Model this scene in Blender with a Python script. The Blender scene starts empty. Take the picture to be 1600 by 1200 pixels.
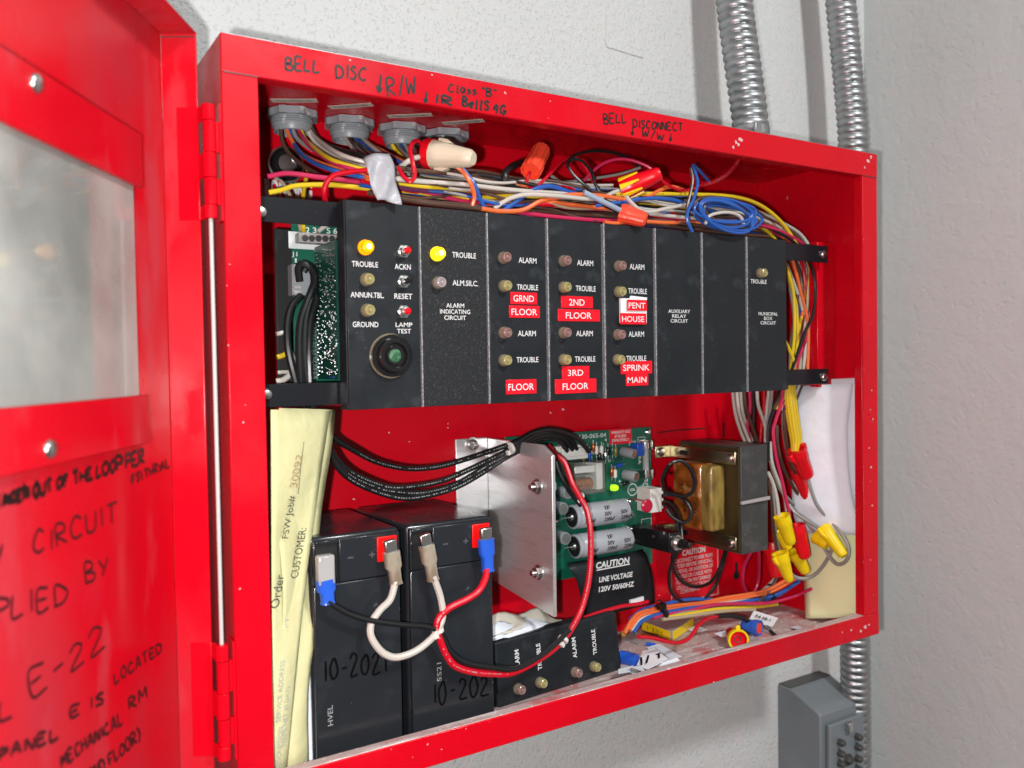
import bpy, bmesh, math, random
from mathutils import Vector, Matrix
random.seed(7)
SC = bpy.context.scene
COL = SC.collection
R = math.radians

# ------------------------------------------------------------------ camera, world, lamps, exposure
YAW, PITCH, ROLL = 0.55651988, -0.02699476, -0.015842
CAM = Vector((-0.11798575, -0.49678442, 0.26614739))
FPX = 1320.054                                   # focal length in pixels of a 1600 px wide frame
_rt = Vector((math.cos(YAW), -math.sin(YAW), 0))
FW = Vector((math.sin(YAW)*math.cos(PITCH), math.cos(YAW)*math.cos(PITCH), math.sin(PITCH)))
_up = _rt.cross(FW)
RT = math.cos(ROLL)*_rt + math.sin(ROLL)*_up
UP = -math.sin(ROLL)*_rt + math.cos(ROLL)*_up
cd = bpy.data.cameras.new('camera'); cam = bpy.data.objects.new('camera', cd); COL.objects.link(cam)
M4 = Matrix((RT, UP, -FW)).transposed().to_4x4(); M4.translation = CAM
cam.matrix_world = M4
cd.sensor_width = 36; cd.lens = FPX/1600*36; cd.clip_start = 0.01; cd.clip_end = 60
cd.dof.use_dof = True; cd.dof.focus_distance = 0.66; cd.dof.aperture_fstop = 8.5
SC.camera = cam

w = bpy.data.worlds.new('World'); SC.world = w; w.use_nodes = True
nt = w.node_tree; bg = nt.nodes['Background']; bg.inputs['Strength'].default_value = 0.47
tc = nt.nodes.new('ShaderNodeTexCoord'); nz = nt.nodes.new('ShaderNodeTexNoise'); rp = nt.nodes.new('ShaderNodeValToRGB')
nz.inputs['Scale'].default_value = 2.3; nz.inputs['Detail'].default_value = 2
rp.color_ramp.elements[0].position = .36; rp.color_ramp.elements[0].color = (.30, .31, .33, 1)
rp.color_ramp.elements[1].position = .66; rp.color_ramp.elements[1].color = (1.5, 1.48, 1.42, 1)
nt.links.new(tc.outputs['Generated'], nz.inputs['Vector']); nt.links.new(nz.outputs['Fac'], rp.inputs['Fac'])
sx_ = nt.nodes.new('ShaderNodeSeparateXYZ'); mr_ = nt.nodes.new('ShaderNodeMapRange'); mm_ = nt.nodes.new('ShaderNodeMix'); mm_.data_type = 'RGBA'; mm_.blend_type = 'MULTIPLY'
mr_.inputs['From Min'].default_value = -.45; mr_.inputs['From Max'].default_value = .35; mr_.inputs['To Min'].default_value = .18; mr_.inputs['To Max'].default_value = 1.15
mm_.inputs['Factor'].default_value = 1
nt.links.new(tc.outputs['Generated'], sx_.inputs['Vector']); nt.links.new(sx_.outputs['Z'], mr_.inputs['Value'])
nt.links.new(rp.outputs['Color'], mm_.inputs['A']); nt.links.new(mr_.outputs['Result'], mm_.inputs['B']); nt.links.new(mm_.outputs['Result'], bg.inputs['Color'])

def lamp(name, kind, loc, target, energy, color, size):
    d = bpy.data.lights.new(name, kind); d.energy = energy; d.color = color
    if kind == 'AREA': d.shape = 'DISK'; d.size = size
    else: d.shadow_soft_size = size
    o = bpy.data.objects.new(name, d); COL.objects.link(o); o.location = loc
    o.rotation_euler = (Vector(target)-Vector(loc)).to_track_quat('-Z', 'Y').to_euler()
    return o
lamp('ceiling_lamp', 'AREA', (.50, -1.45, 1.39), (.40, .05, .02), 25, (.985, 1, .99), .22)
lamp('camera_flash', 'POINT', CAM - .030*RT - .017*UP - .01*FW, (0, 0, 0), 18.0, (1, .99, .97), .006)
vs = SC.view_settings
vs.view_transform = 'Standard'; vs.look = 'None'; vs.gamma = 1; vs.use_curve_mapping = False; vs.exposure = -0.20
SC.cycles.use_denoising = True
SC.cycles.max_bounces = 8; SC.cycles.caustics_reflective = False; SC.cycles.caustics_refractive = False

# ------------------------------------------------------------------ geometry helpers
W, H, D = 0.6, 0.455434, 0.145563                # the cabinet: width, height, depth (front face at y = 0, wall at y = D)
FL, FR, FT, FB = 0.0209, 0.0217, 0.0219, 0.0209  # widths of its front flange
BK = D - 0.003                                   # inner face of its back sheet
def ray(px, py): return FW + (px-800)/FPX*RT - (py-600)/FPX*UP
def PY(px, py, y):
    d = ray(px, py); return CAM + d*((y-CAM.y)/d.y)
def PX(px, py, x):
    d = ray(px, py); return CAM + d*((x-CAM.x)/d.x)
def PZ(px, py, z):
    d = ray(px, py); return CAM + d*((z-CAM.z)/d.z)
TH = 2.1125                                      # how far the door stands open
DU = Vector((math.cos(-TH), math.sin(-TH), 0)); DN = Vector((math.cos(math.pi/2-TH), math.sin(math.pi/2-TH), 0))
HNG = Vector((-0.011, 0.0104, 0)); DT = 0.0201
def DP(u, v, z): return HNG + DU*u + DN*v + Vector((0, 0, z))
def PD(px, py, v):
    d = ray(px, py); o = HNG + DN*v
    return CAM + d*((o-CAM).dot(DN)/d.dot(DN))

def spline(pts, sub=5):
    pts = [Vector(p) for p in pts]; n = len(pts)
    if n < 3: return pts
    out = []
    for i in range(n-1):
        p0 = pts[i-1] if i else 2*pts[0]-pts[1]
        p1, p2 = pts[i], pts[i+1]
        p3 = pts[i+2] if i+2 < n else 2*pts[-1]-pts[-2]
        for k in range(sub):
            t = k/sub
            out.append(.5*((2*p1) + (p2-p0)*t + (2*p0-5*p1+4*p2-p3)*t*t + (3*p1-p0-3*p2+p3)*t**3))
    out.append(pts[-1]); return out

def basis(d):
    d = Vector(d).normalized()
    a = Vector((0, 0, 1)) if abs(d.z) < .9 else Vector((1, 0, 0))
    u = d.cross(a).normalized(); return u, d.cross(u).normalized(), d

class MB:
    def __init__(self): self.v = []; self.f = []; self.m = []
    def add(self, vs, fs, m=0):
        b = len(self.v); self.v += [Vector(v) for v in vs]
        self.f += [[i+b for i in f] for f in fs]; self.m += [m]*len(fs)
        return self
    def box(self, x0, x1, y0, y1, z0, z1, m=0):
        return self.hexa([(x0,y0,z0),(x1,y0,z0),(x1,y1,z0),(x0,y1,z0)], (0,0,z1-z0), m)
    def hexa(self, base, ext, m=0):                  # prism: polygon extruded along ext
        e = Vector(ext); n = len(base); a = [Vector(p) for p in base]
        nrm = (a[1]-a[0]).cross(a[2]-a[1])
        if n > 4:
            nrm = Vector((0,0,0))
            for i in range(n): nrm += a[i].cross(a[(i+1) % n])
        if nrm.dot(e) < 0: a.reverse()
        vs = a + [p+e for p in a]
        fs = [list(range(n))[::-1], list(range(n, 2*n))] + [[i, (i+1) % n, n+(i+1) % n, n+i] for i in range(n)]
        return self.add(vs, fs, m)
    def obox(self, c, u, v, n, su, sv, sn, m=0):     # oriented box, full sizes
        c, u, v, n = Vector(c), Vector(u).normalized(), Vector(v).normalized(), Vector(n).normalized()
        return self.hexa([c-u*su/2-v*sv/2-n*sn/2, c+u*su/2-v*sv/2-n*sn/2, c+u*su/2+v*sv/2-n*sn/2, c-u*su/2+v*sv/2-n*sn/2], n*sn, m)
    def lathe(self, o, d, prof, n=20, m=0, cap=True, lobes=0, amp=0):   # prof = [(t along d, r)]
        u, v, d = basis(d); o = Vector(o); vs = []; fs = []
        for t, r in prof:
            for i in range(n):
                a = 2*math.pi*i/n; rr = r*(1+amp*math.cos(lobes*a)) if lobes else r
                vs.append(o + d*t + (u*math.cos(a)+v*math.sin(a))*rr)
        for k in range(len(prof)-1):
            for i in range(n):
                j = (i+1) % n; fs.append([k*n+i, k*n+j, (k+1)*n+j, (k+1)*n+i])
        if cap: fs.append([i for i in range(n)][::-1]); fs.append([(len(prof)-1)*n+i for i in range(n)])
        return self.add(vs, fs, m)
    def cyl(self, a, b, r, n=16, m=0, r2=None):
        a, b = Vector(a), Vector(b); return self.lathe(a, b-a, [(0, r), ((b-a).length, r if r2 is None else r2)], n, m)
    def tube(self, pts, r, n=8, m=0, sub=5, closed=False):
        P = spline(pts, sub); vs = []; fs = []; L = len(P)
        t = (P[1]-P[0]).normalized(); u, v, _ = basis(t)
        for i, p in enumerate(P):
            t2 = (P[min(i+1, L-1)]-P[max(i-1, 0)])
            t2 = t2.normalized() if t2.length > 1e-9 else t
            q = t.rotation_difference(t2); u = q @ u; v = q @ v; t = t2
            rr = r(i/(L-1)) if callable(r) else r
            for k in range(n):
                a = 2*math.pi*k/n; vs.append(p + (u*math.cos(a)+v*math.sin(a))*rr)
        for i in range(L-1):
            for k in range(n):
                j = (k+1) % n; fs.append([i*n+k, i*n+j, (i+1)*n+j, (i+1)*n+k])
        fs.append(list(range(n))[::-1]); fs.append([(L-1)*n+k for k in range(n)])
        return self.add(vs, fs, m)
    def ball(self, c, r, m=0, n=10, sc=(1, 1, 1)):
        c = Vector(c); vs = []; fs = []; k = n//2
        for i in range(1, k):
            th = math.pi*i/k
            for j in range(n):
                a = 2*math.pi*j/n
                vs.append(c+Vector((sc[0]*r*math.sin(th)*math.cos(a), sc[1]*r*math.sin(th)*math.sin(a), sc[2]*r*math.cos(th))))
        vs += [c+Vector((0, 0, r*sc[2])), c-Vector((0, 0, r*sc[2]))]; T = len(vs)-2
        for i in range(k-2):
            for j in range(n):
                q = (j+1) % n; fs.append([i*n+j, (i+1)*n+j, (i+1)*n+q, i*n+q])
        for j in range(n):
            q = (j+1) % n; fs.append([T, j, q]); fs.append([T+1, (k-2)*n+q, (k-2)*n+j])
        return self.add(vs, fs, m)
    def sheet(self, fn, nu, nv, m=0):
        vs = [fn(i/nu, j/nv) for j in range(nv+1) for i in range(nu+1)]
        fs = [[j*(nu+1)+i, j*(nu+1)+i+1, (j+1)*(nu+1)+i+1, (j+1)*(nu+1)+i] for j in range(nv) for i in range(nu)]
        return self.add(vs, fs, m)
    def build(self, name, mats, parent=None, bevel=0, solid=0, angle=35, seg=2):
        if not isinstance(mats, (list, tuple)): mats = [mats]
        lo = Vector([min(p[i] for p in self.v) for i in range(3)]); hi = Vector([max(p[i] for p in self.v) for i in range(3)])
        org = Vector(((lo.x+hi.x)/2, (lo.y+hi.y)/2, lo.z))
        me = bpy.data.meshes.new(name); me.from_pydata([p-org for p in self.v], [], self.f)
        for q in mats: me.materials.append(q)
        me.polygons.foreach_set('material_index', self.m)
        me.polygons.foreach_set('use_smooth', [True]*len(self.f)); me.update()
        me.set_sharp_from_angle(angle=R(angle))
        o = bpy.data.objects.new(name, me); COL.objects.link(o)
        place(o, org, parent)
        if solid:
            s = o.modifiers.new('thickness', 'SOLIDIFY'); s.thickness = solid; s.offset = 0
        if bevel:
            b = o.modifiers.new('rounded_edges', 'BEVEL'); b.width = bevel; b.segments = seg; b.limit_method = 'ANGLE'; b.angle_limit = R(40)
        return o
WL = {}
def place(o, org, parent):
    WL[o.name] = Vector(org)
    if parent: o.parent = parent; o.location = Vector(org)-WL[parent.name]
    else: o.location = org
def tag(o, label, cat, group=None, kind=None):
    o['label'] = label; o['category'] = cat
    if group: o['group'] = group
    if kind: o['kind'] = kind
    return o
def thing(name, label, cat, loc, group=None):
    o = bpy.data.objects.new(name, None); COL.objects.link(o); o.empty_display_size = .02
    place(o, Vector(loc), None); return tag(o, label, cat, group)

# ------------------------------------------------------------------ materials
def mat(name, col, rough=.5, metal=0, coat=0, emit=None, estr=0, bump=None, mottle=None, spec=.5, trans=0, ior=1.45, sub=0, alpha=1, rvar=None):
    m = bpy.data.materials.new(name); m.use_nodes = True; t = m.node_tree; b = t.nodes['Principled BSDF']
    c = (*col, 1); b.inputs['Base Color'].default_value = c; b.inputs['Roughness'].default_value = rough
    b.inputs['Metallic'].default_value = metal; b.inputs['Coat Weight'].default_value = coat
    b.inputs['Coat Roughness'].default_value = .12
    b.inputs['Specular IOR Level'].default_value = spec; b.inputs['IOR'].default_value = ior
    b.inputs['Transmission Weight'].default_value = trans; b.inputs['Alpha'].default_value = alpha
    if emit: b.inputs['Emission Color'].default_value = (*emit, 1); b.inputs['Emission Strength'].default_value = estr
    if sub: b.inputs['Subsurface Weight'].default_value = sub; b.inputs['Subsurface Radius'].default_value = (.003, .003, .003)
    co = t.nodes.new('ShaderNodeTexCoord')
    if bump:                                            # (scale, strength, distance)
        n = t.nodes.new('ShaderNodeTexNoise'); n.inputs['Scale'].default_value = bump[0]; n.inputs['Detail'].default_value = 4
        k = t.nodes.new('ShaderNodeBump'); k.inputs['Strength'].default_value = bump[1]; k.inputs['Distance'].default_value = bump[2]
        t.links.new(co.outputs['Object'], n.inputs['Vector']); t.links.new(n.outputs['Fac'], k.inputs['Height'])
        t.links.new(k.outputs['Normal'], b.inputs['Normal'])
    if rvar:                                            # (scale, roughest): uneven gloss
        n = t.nodes.new('ShaderNodeTexNoise'); n.inputs['Scale'].default_value = rvar[0]; n.inputs['Detail'].default_value = 5
        r = t.nodes.new('ShaderNodeMapRange'); r.inputs['From Min'].default_value = .38; r.inputs['From Max'].default_value = .68
        r.inputs['To Min'].default_value = rough; r.inputs['To Max'].default_value = rvar[1]
        t.links.new(co.outputs['Object'], n.inputs['Vector']); t.links.new(n.outputs['Fac'], r.inputs['Value']); t.links.new(r.outputs['Result'], b.inputs['Roughness'])
    if mottle:                                          # (scale, lo, hi, colour): patches of wear, dust or painted haze in another colour
        items = mottle if isinstance(mottle, list) else [mottle]
        prev = None
        for sc, lo, hi, c2, stretch in items:
            n = t.nodes.new('ShaderNodeTexNoise'); n.inputs['Scale'].default_value = sc; n.inputs['Detail'].default_value = 5
            mp = t.nodes.new('ShaderNodeMapping'); mp.inputs['Scale'].default_value = stretch
            r = t.nodes.new('ShaderNodeMapRange'); r.inputs['From Min'].default_value = lo; r.inputs['From Max'].default_value = hi
            x = t.nodes.new('ShaderNodeMix'); x.data_type = 'RGBA'
            t.links.new(co.outputs['Object'], mp.inputs['Vector']); t.links.new(mp.outputs['Vector'], n.inputs['Vector'])
            t.links.new(n.outputs['Fac'], r.inputs['Value']); t.links.new(r.outputs['Result'], x.inputs['Factor'])
            if prev: t.links.new(prev, x.inputs['A'])
            else: x.inputs['A'].default_value = c
            x.inputs['B'].default_value = (*c2, 1); prev = x.outputs['Result']
        t.links.new(prev, b.inputs['Base Color'])
    return m
S1 = (1, 1, 1)
RED = (.56, .002, .011)
M = {}
M['red'] = mat('red_enamel', RED, .14, spec=.2, rvar=(14, .46), bump=(30, .07, .003), mottle=[(230, .80, .83, (.8, .35, .35), S1), (60, .76, .79, (.7, .25, .25), (1, 4, .6)), (9, .5, .8, (.50, .001, .010), S1)])
M['red_door'] = mat('red_enamel_painted_haze', RED, .14, spec=.36, rvar=(9, .42), bump=(24, .08, .004), mottle=[(230, .80, .83, (.8, .35, .35), S1), (11, .48, .72, (.44, .022, .035), (1, 1, .6)), (26, .58, .72, (.48, .04, .055), (1, 1, .35))])  # cloudy reflections on the door painted into its film patches; pale flecks are wear
M['red_in'] = mat('red_enamel_scuffed', RED, .14, spec=.24, rvar=(18, .44), bump=(36, .07, .003), mottle=[(170, .76, .79, (.75, .3, .3), S1), (70, .74, .78, (.7, .25, .25), (4, 1, .7)), (7, .5, .8, (.42, .001, .010), S1)])
M['red_dust'] = mat('red_enamel_dusty', (.50, .02, .03), .42, bump=(260, .25, .001), mottle=[(38, .24, .50, (.46, .35, .34), (1, .6, 1)), (70, .54, .66, (.66, .60, .59), (.35, 1.6, 1)), (420, .63, .70, (.85, .82, .82), S1)])
M['steel'] = mat('zinc_steel', (.62, .62, .60), .28, 1, bump=(90, .1, .0005))
M['rod'] = mat('dull_zinc_rod', (.46, .46, .45), .55, 0)
M['conduit'] = mat('galvanised_conduit', (.42, .43, .44), .42, 1, mottle=(60, .45, .7, (.30, .31, .32), S1))
M['alu'] = mat('brushed_aluminium', (.74, .745, .75), .36, .72, bump=(240, .12, .0006), mottle=[(40, .5, .75, (.62, .62, .61), (1, 1, 8)), (120, .68, .72, (.85, .85, .85), (6, .6, 14))])
M['black'] = mat('black_panel_paint', (.012, .015, .018), .34, spec=.3, rvar=(45, .6), bump=(700, .12, .0006), mottle=[(60, .60, .78, (.030, .036, .042), S1), (140, .70, .80, (.07, .075, .08), S1), (500, .74, .78, (.16, .17, .18), S1)])
M['blackrough'] = mat('black_wrinkle_paint', (.014, .016, .018), .5, spec=.3, bump=(900, .5, .0008), mottle=[(1000, .58, .72, (.05, .052, .055), (1, 1, .6))])
M['edge'] = mat('worn_panel_edge', (.16, .17, .185), .45, bump=(900, .4, .0006), mottle=(900, .45, .6, (.34, .35, .37), S1))
M['rail'] = mat('black_rail_paint', (.010, .011, .014), .28, spec=.3, bump=(300, .1, .0006), mottle=[(200, .72, .76, (.14, .15, .16), S1)])
M['battery'] = mat('black_battery_plastic', (.016, .019, .023), .13, rvar=(30, .34), bump=(500, .04, .0004), mottle=[(180, .73, .77, (.14, .15, .15), S1), (30, .55, .8, (.026, .030, .035), S1)])
M['blackgloss'] = mat('black_plastic', (.010, .010, .011), .2)
M['blackmatte'] = mat('black_matte_plastic', (.008, .008, .009), .6)  # matte black for the cover plate, seals, scratch and openings
M['marker'] = mat('black_marker_ink', (.006, .004, .004), .45)
M['markerbat'] = mat('marker_on_plastic', (.0015, .0015, .0015), .75, spec=.1)
M['white_ink'] = mat('white_screen_print', (.62, .64, .64), .5)
M['grey_ink'] = mat('grey_print', (.30, .32, .32), .5)
M['red_plastic'] = mat('red_tape', (.70, .008, .02), .22, bump=(200, .1, .0004))
M['red_cap'] = mat('red_terminal_plastic', (.85, .004, .003), .4)
M['grey_plastic'] = mat('grey_nylon', (.24, .265, .285), .38, bump=(120, .12, .0005), mottle=(160, .62, .7, (.5, .5, .5), S1))
M['boxgrey'] = mat('grey_cast_metal', (.16, .185, .20), .33, coat=.2, bump=(160, .06, .0006), mottle=[(9, .45, .75, (.20, .23, .25), S1), (260, .75, .78, (.5, .5, .5), S1)])
M['boxdark'] = mat('dark_metal_and_shadow', (.05, .052, .05), .4, mottle=(200, .70, .74, (.3, .3, .3), S1))
M['pcb'] = mat('green_solder_mask', (.008, .105, .065), .3, coat=.15, mottle=[(34, .52, .68, (.006, .075, .048), S1)])
M['pcb_dark'] = mat('dark_green_solder_mask', (.006, .06, .042), .32, mottle=[(60, .5, .7, (.004, .04, .03), S1)])
M['solder'] = mat('solder', (.75, .76, .76), .22, 1)
M['white_plastic'] = mat('white_nylon', (.66, .66, .62), .4, mottle=(40, .5, .8, (.55, .54, .50), S1))
M['cap'] = mat('capacitor_sleeve', (.33, .35, .38), .3, mottle=(60, .5, .8, (.27, .29, .32), S1))
M['alucan'] = mat('capacitor_can', (.62, .63, .63), .3, 1)
M['paper'] = mat('white_paper', (.72, .77, .84), .75, bump=(40, .45, .004), mottle=(40, .45, .8, (.64, .69, .76), S1))
M['paper_old'] = mat('cream_paper', (.62, .58, .50), .75, bump=(60, .2, .001), mottle=(40, .5, .8, (.45, .40, .32), S1))
M['yellow_paper'] = mat('yellow_paper', (.60, .585, .32), .75, bump=(45, .5, .004), mottle=(60, .45, .7, (.54, .52, .27), (1, 1, .3)))
M['manila'] = mat('pale_yellow_card', (.80, .84, .50), .55, bump=(25, .1, .002), mottle=(18, .45, .7, (.72, .76, .42), (1, .3, .05)))
M['clear_ins'] = mat('clear_amber_insulator', (.40, .36, .28), .12, trans=.3, bump=(200, .2, .0005), mottle=(150, .4, .7, (.22, .17, .11), (1, 1, .4)))
M['blue_ins'] = mat('blue_insulator', (.02, .10, .55), .22, sub=.1)
M['copper'] = mat('copper_winding', (.45, .13, .03), .3, .6, mottle=(300, .45, .6, (.20, .04, .01), (1, 1, 6)))
M['coil'] = mat('varnished_coil_wrap', (.36, .115, .018), .2, coat=.7, bump=(70, .5, .003), mottle=[(75, .36, .56, (.17, .048, .008), S1), (55, .56, .68, (.46, .27, .11), S1)])
M['coil_tape'] = mat('yellow_coil_tape', (.27, .19, .045), .35, coat=.3, bump=(90, .4, .002), mottle=(110, .42, .62, (.13, .08, .02), (1, 1, .4)))
M['lam'] = mat('iron_laminations', (.055, .058, .056), .42, .3, bump=(60, .15, .0006), mottle=[(90, .5, .7, (.085, .088, .085), (1, 14, 1)), (240, .72, .76, (.3, .3, .3), S1)])
M['lam_side'] = mat('varnished_iron', (.075, .055, .02), .35, .4, mottle=(30, .45, .7, (.05, .038, .016), (1, 3, 1)))
M['brass'] = mat('yellow_zinc_bracket', (.50, .47, .33), .3, 1, mottle=(50, .45, .7, (.38, .35, .24), S1))
M['glass'] = mat('fuse_glass', (.75, .78, .78), .05, trans=.6)
M['led_amber'] = mat('lit_amber_lamp', (.9, .35, .0), .3, emit=(1, .30, .0), estr=1.1)
M['led_yellow'] = mat('lit_yellow_lamp', (.9, .75, .02), .3, emit=(1, .72, .0), estr=1.1)
M['led_core'] = mat('lamp_filament_glow', (1, .9, .5), .3, emit=(1, .85, .35), estr=2.2)
M['led_green'] = mat('lit_green_lamp', (.4, .9, .02), .3, emit=(.45, 1, .02), estr=.9)
M['lens_y'] = mat('yellowish_lens', (.44, .40, .18), .07, coat=.8, trans=.25, bump=(300, .3, .0006))
M['lens_r'] = mat('pinkish_lens', (.34, .21, .19), .07, coat=.8, trans=.25, bump=(300, .3, .0006))
M['lens_c'] = mat('clear_lens', (.46, .41, .42), .07, coat=.8, trans=.25, bump=(300, .3, .0006))
M['lensring'] = mat('lens_collar', (.17, .15, .10), .2, coat=.4)
M['green_btn'] = mat('green_horn_centre', (.016, .085, .035), .6, bump=(200, .5, .001), mottle=(300, .5, .6, (.07, .20, .10), S1))
M['varistor'] = mat('red_varistor_coating', (.42, .008, .035), .3)
M['dymo_white'] = mat('embossed_white', (.82, .70, .72), .4)
M['white_box'] = mat('white_tape', (.72, .74, .77), .45, bump=(60, .2, .001))
M['yellow_tag'] = mat('yellow_tag', (.85, .60, .01), .4)
M['galv_grey'] = mat('grey_plastic_block', (.34, .32, .32), .5)
M['lockblue'] = mat('blue_resistor', (.01, .07, .42), .3)
M['orange'] = mat('orange_plastic', (.82, .07, .03), .4, sub=.1, bump=(100, .1, .001))
M['beige'] = mat('beige_plastic', (.58, .52, .39), .4, sub=.1)
M['nut_red'] = mat('red_nut_plastic', (.66, .004, .012), .3)
M['nut_yellow'] = mat('yellow_nut_plastic', (.78, .58, .005), .35)
M['nut_blue'] = mat('blue_nut_plastic', (.03, .11, .50), .3)
WC = dict(brown=(.085, .045, .032), grey=(.25, .245, .235), white=(.50, .475, .43), red=(.55, .004, .018), pink=(.50, .02, .085), orange=(.72, .145, .04),
          blue=(.02, .095, .38), yellow=(.68, .48, .02), black=(.010, .011, .012), purple=(.14, .03, .09), lightblue=(.30, .38, .48), tan=(.40, .33, .22))
WM = {k: mat(k+'_wire_insulation', c, .32, bump=(90, .05, .0006), mottle=(25, .5, .8, tuple(x*.8 for x in c), S1)) for k, c in WC.items()}

# pane: dusty clear acrylic, its pale layer also painting the room's bright reflection
for nm_, lo_, hi_, dc_ in (('dusty_glare_acrylic', .30, .55, (.70, .70, .66, 1)), ('clear_moulding', .05, .22, (.6, .6, .52, 1))):
  m = bpy.data.materials.new(nm_); m.use_nodes = True; t = m.node_tree; t.nodes.clear()
  out = t.nodes.new('ShaderNodeOutputMaterial'); tr = t.nodes.new('ShaderNodeBsdfTransparent'); gl = t.nodes.new('ShaderNodeBsdfGlossy')
  df = t.nodes.new('ShaderNodeBsdfDiffuse'); m1 = t.nodes.new('ShaderNodeMixShader'); m2 = t.nodes.new('ShaderNodeMixShader')
  fr = t.nodes.new('ShaderNodeFresnel'); fr.inputs['IOR'].default_value = 1.49; gl.inputs['Roughness'].default_value = .06
  df.inputs['Color'].default_value = dc_
  n = t.nodes.new('ShaderNodeTexNoise'); n.inputs['Scale'].default_value = 14; n.inputs['Detail'].default_value = 5
  co = t.nodes.new('ShaderNodeTexCoord'); r = t.nodes.new('ShaderNodeMapRange')
  r.inputs['From Min'].default_value = .35; r.inputs['From Max'].default_value = .7; r.inputs['To Min'].default_value = lo_; r.inputs['To Max'].default_value = hi_
  for a, b in ((co.outputs['Object'], n.inputs['Vector']), (n.outputs['Fac'], r.inputs['Value']), (r.outputs['Result'], m1.inputs['Fac']),
               (tr.outputs[0], m1.inputs[1]), (df.outputs[0], m1.inputs[2]), (fr.outputs[0], m2.inputs['Fac']), (m1.outputs[0], m2.inputs[1]), (gl.outputs[0], m2.inputs[2]), (m2.outputs[0], out.inputs[0])):
      t.links.new(a, b)
  M['pane' if nm_ == 'dusty_glare_acrylic' else 'clear'] = m
# painted masonry: pitted paint
def wall_mat(name, col, sc, st, pits):
    m = bpy.data.materials.new(name); m.use_nodes = True; t = m.node_tree; b = t.nodes['Principled BSDF']
    b.inputs['Roughness'].default_value = .62; b.inputs['Specular IOR Level'].default_value = .35
    co = t.nodes.new('ShaderNodeTexCoord'); n = t.nodes.new('ShaderNodeTexNoise'); n.inputs['Scale'].default_value = sc; n.inputs['Detail'].default_value = 3
    n2 = t.nodes.new('ShaderNodeTexNoise'); n2.inputs['Scale'].default_value = sc*.28; n2.inputs['Detail'].default_value = 4
    v = t.nodes.new('ShaderNodeTexNoise'); v.inputs['Scale'].default_value = sc*.75; v.inputs['Detail'].default_value = 1.5
    r = t.nodes.new('ShaderNodeMapRange'); r.inputs['From Min'].default_value = .30; r.inputs['From Max'].default_value = .40
    r.inputs['To Min'].default_value = -pits; r.inputs['To Max'].default_value = 0
    a1 = t.nodes.new('ShaderNodeMath'); a1.operation = 'MULTIPLY_ADD'; a1.inputs[1].default_value = .5
    a2 = t.nodes.new('ShaderNodeMath'); a2.operation = 'ADD'
    k = t.nodes.new('ShaderNodeBump'); k.inputs['Strength'].default_value = st; k.inputs['Distance'].default_value = .003
    big = t.nodes.new('ShaderNodeTexNoise'); big.inputs['Scale'].default_value = 3; mx = t.nodes.new('ShaderNodeMix'); mx.data_type = 'RGBA'
    mx.inputs['A'].default_value = (*col, 1); mx.inputs['B'].default_value = (*[c*.86 for c in col], 1)
    for a_, b_ in ((co.outputs['Object'], n.inputs['Vector']), (co.outputs['Object'], n2.inputs['Vector']), (co.outputs['Object'], v.inputs['Vector']), (co.outputs['Object'], big.inputs['Vector']),
                   (v.outputs['Fac'], r.inputs['Value']), (n.outputs['Fac'], a1.inputs[0]), (n2.outputs['Fac'], a1.inputs[2]), (a1.outputs[0], a2.inputs[0]), (r.outputs['Result'], a2.inputs[1]),
                   (a2.outputs[0], k.inputs['Height']), (k.outputs['Normal'], b.inputs['Normal']), (big.outputs['Fac'], mx.inputs['Factor']), (mx.outputs['Result'], b.inputs['Base Color'])):
        t.links.new(a_, b_)
    return m
M['wall'] = wall_mat('painted_block', (.61, .617, .612), 430, .38, 1.9)
M['wall2'] = wall_mat('painted_plaster', (.60, .622, .615), 170, .28, .2)

# ------------------------------------------------------------------ lettering
def lettering(name, s, c, u, v, w_, h_, material, parent, bold=.02, lift=.00025, thick=0):
    """printed text centred on c, u = reading direction, v = up, w_ x h_ metres"""
    cu = bpy.data.curves.new(name, 'FONT'); cu.body = s; cu.offset = bold; cu.align_x = 'CENTER'; cu.space_line = 1.0
    cu.resolution_u = 3; cu.extrude = thick
    tmp = bpy.data.objects.new('tmp', cu); me = tmp.to_mesh()
    vs = [x.co.copy() for x in me.vertices]; fs = [list(p.vertices) for p in me.polygons]
    tmp.to_mesh_clear(); bpy.data.objects.remove(tmp); bpy.data.curves.remove(cu)
    x0, x1 = min(p.x for p in vs), max(p.x for p in vs); y0, y1 = min(p.y for p in vs), max(p.y for p in vs)
    u, v = Vector(u).normalized(), Vector(v).normalized(); nn = u.cross(v)
    if h_ is None: h_ = w_*(y1-y0)/(x1-x0)
    b = MB(); b.add([Vector(c)+u*((p.x-(x0+x1)/2)/(x1-x0)*w_)+v*((p.y-(y0+y1)/2)/(y1-y0)*h_)+nn*(lift+p.z) for p in vs], fs)
    return b.build(name, material, parent)
def print_y(s, px, py, wpx, hpx, y, parent, material=None, name='lettering', bold=.010, lift=.0003):
    """text on a plane y = const facing the viewer, sized in picture pixels"""
    c = PY(px, py, y); a = PY(px-wpx/2, py, y); b = PY(px+wpx/2, py, y)
    hh = (PY(px, py-hpx/2, y)-PY(px, py+hpx/2, y)).z
    return lettering(name, s, c, (1, 0, 0), (0, 0, 1), abs(b.x-a.x), abs(hh), material or M['white_ink'], parent, bold, lift)

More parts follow.
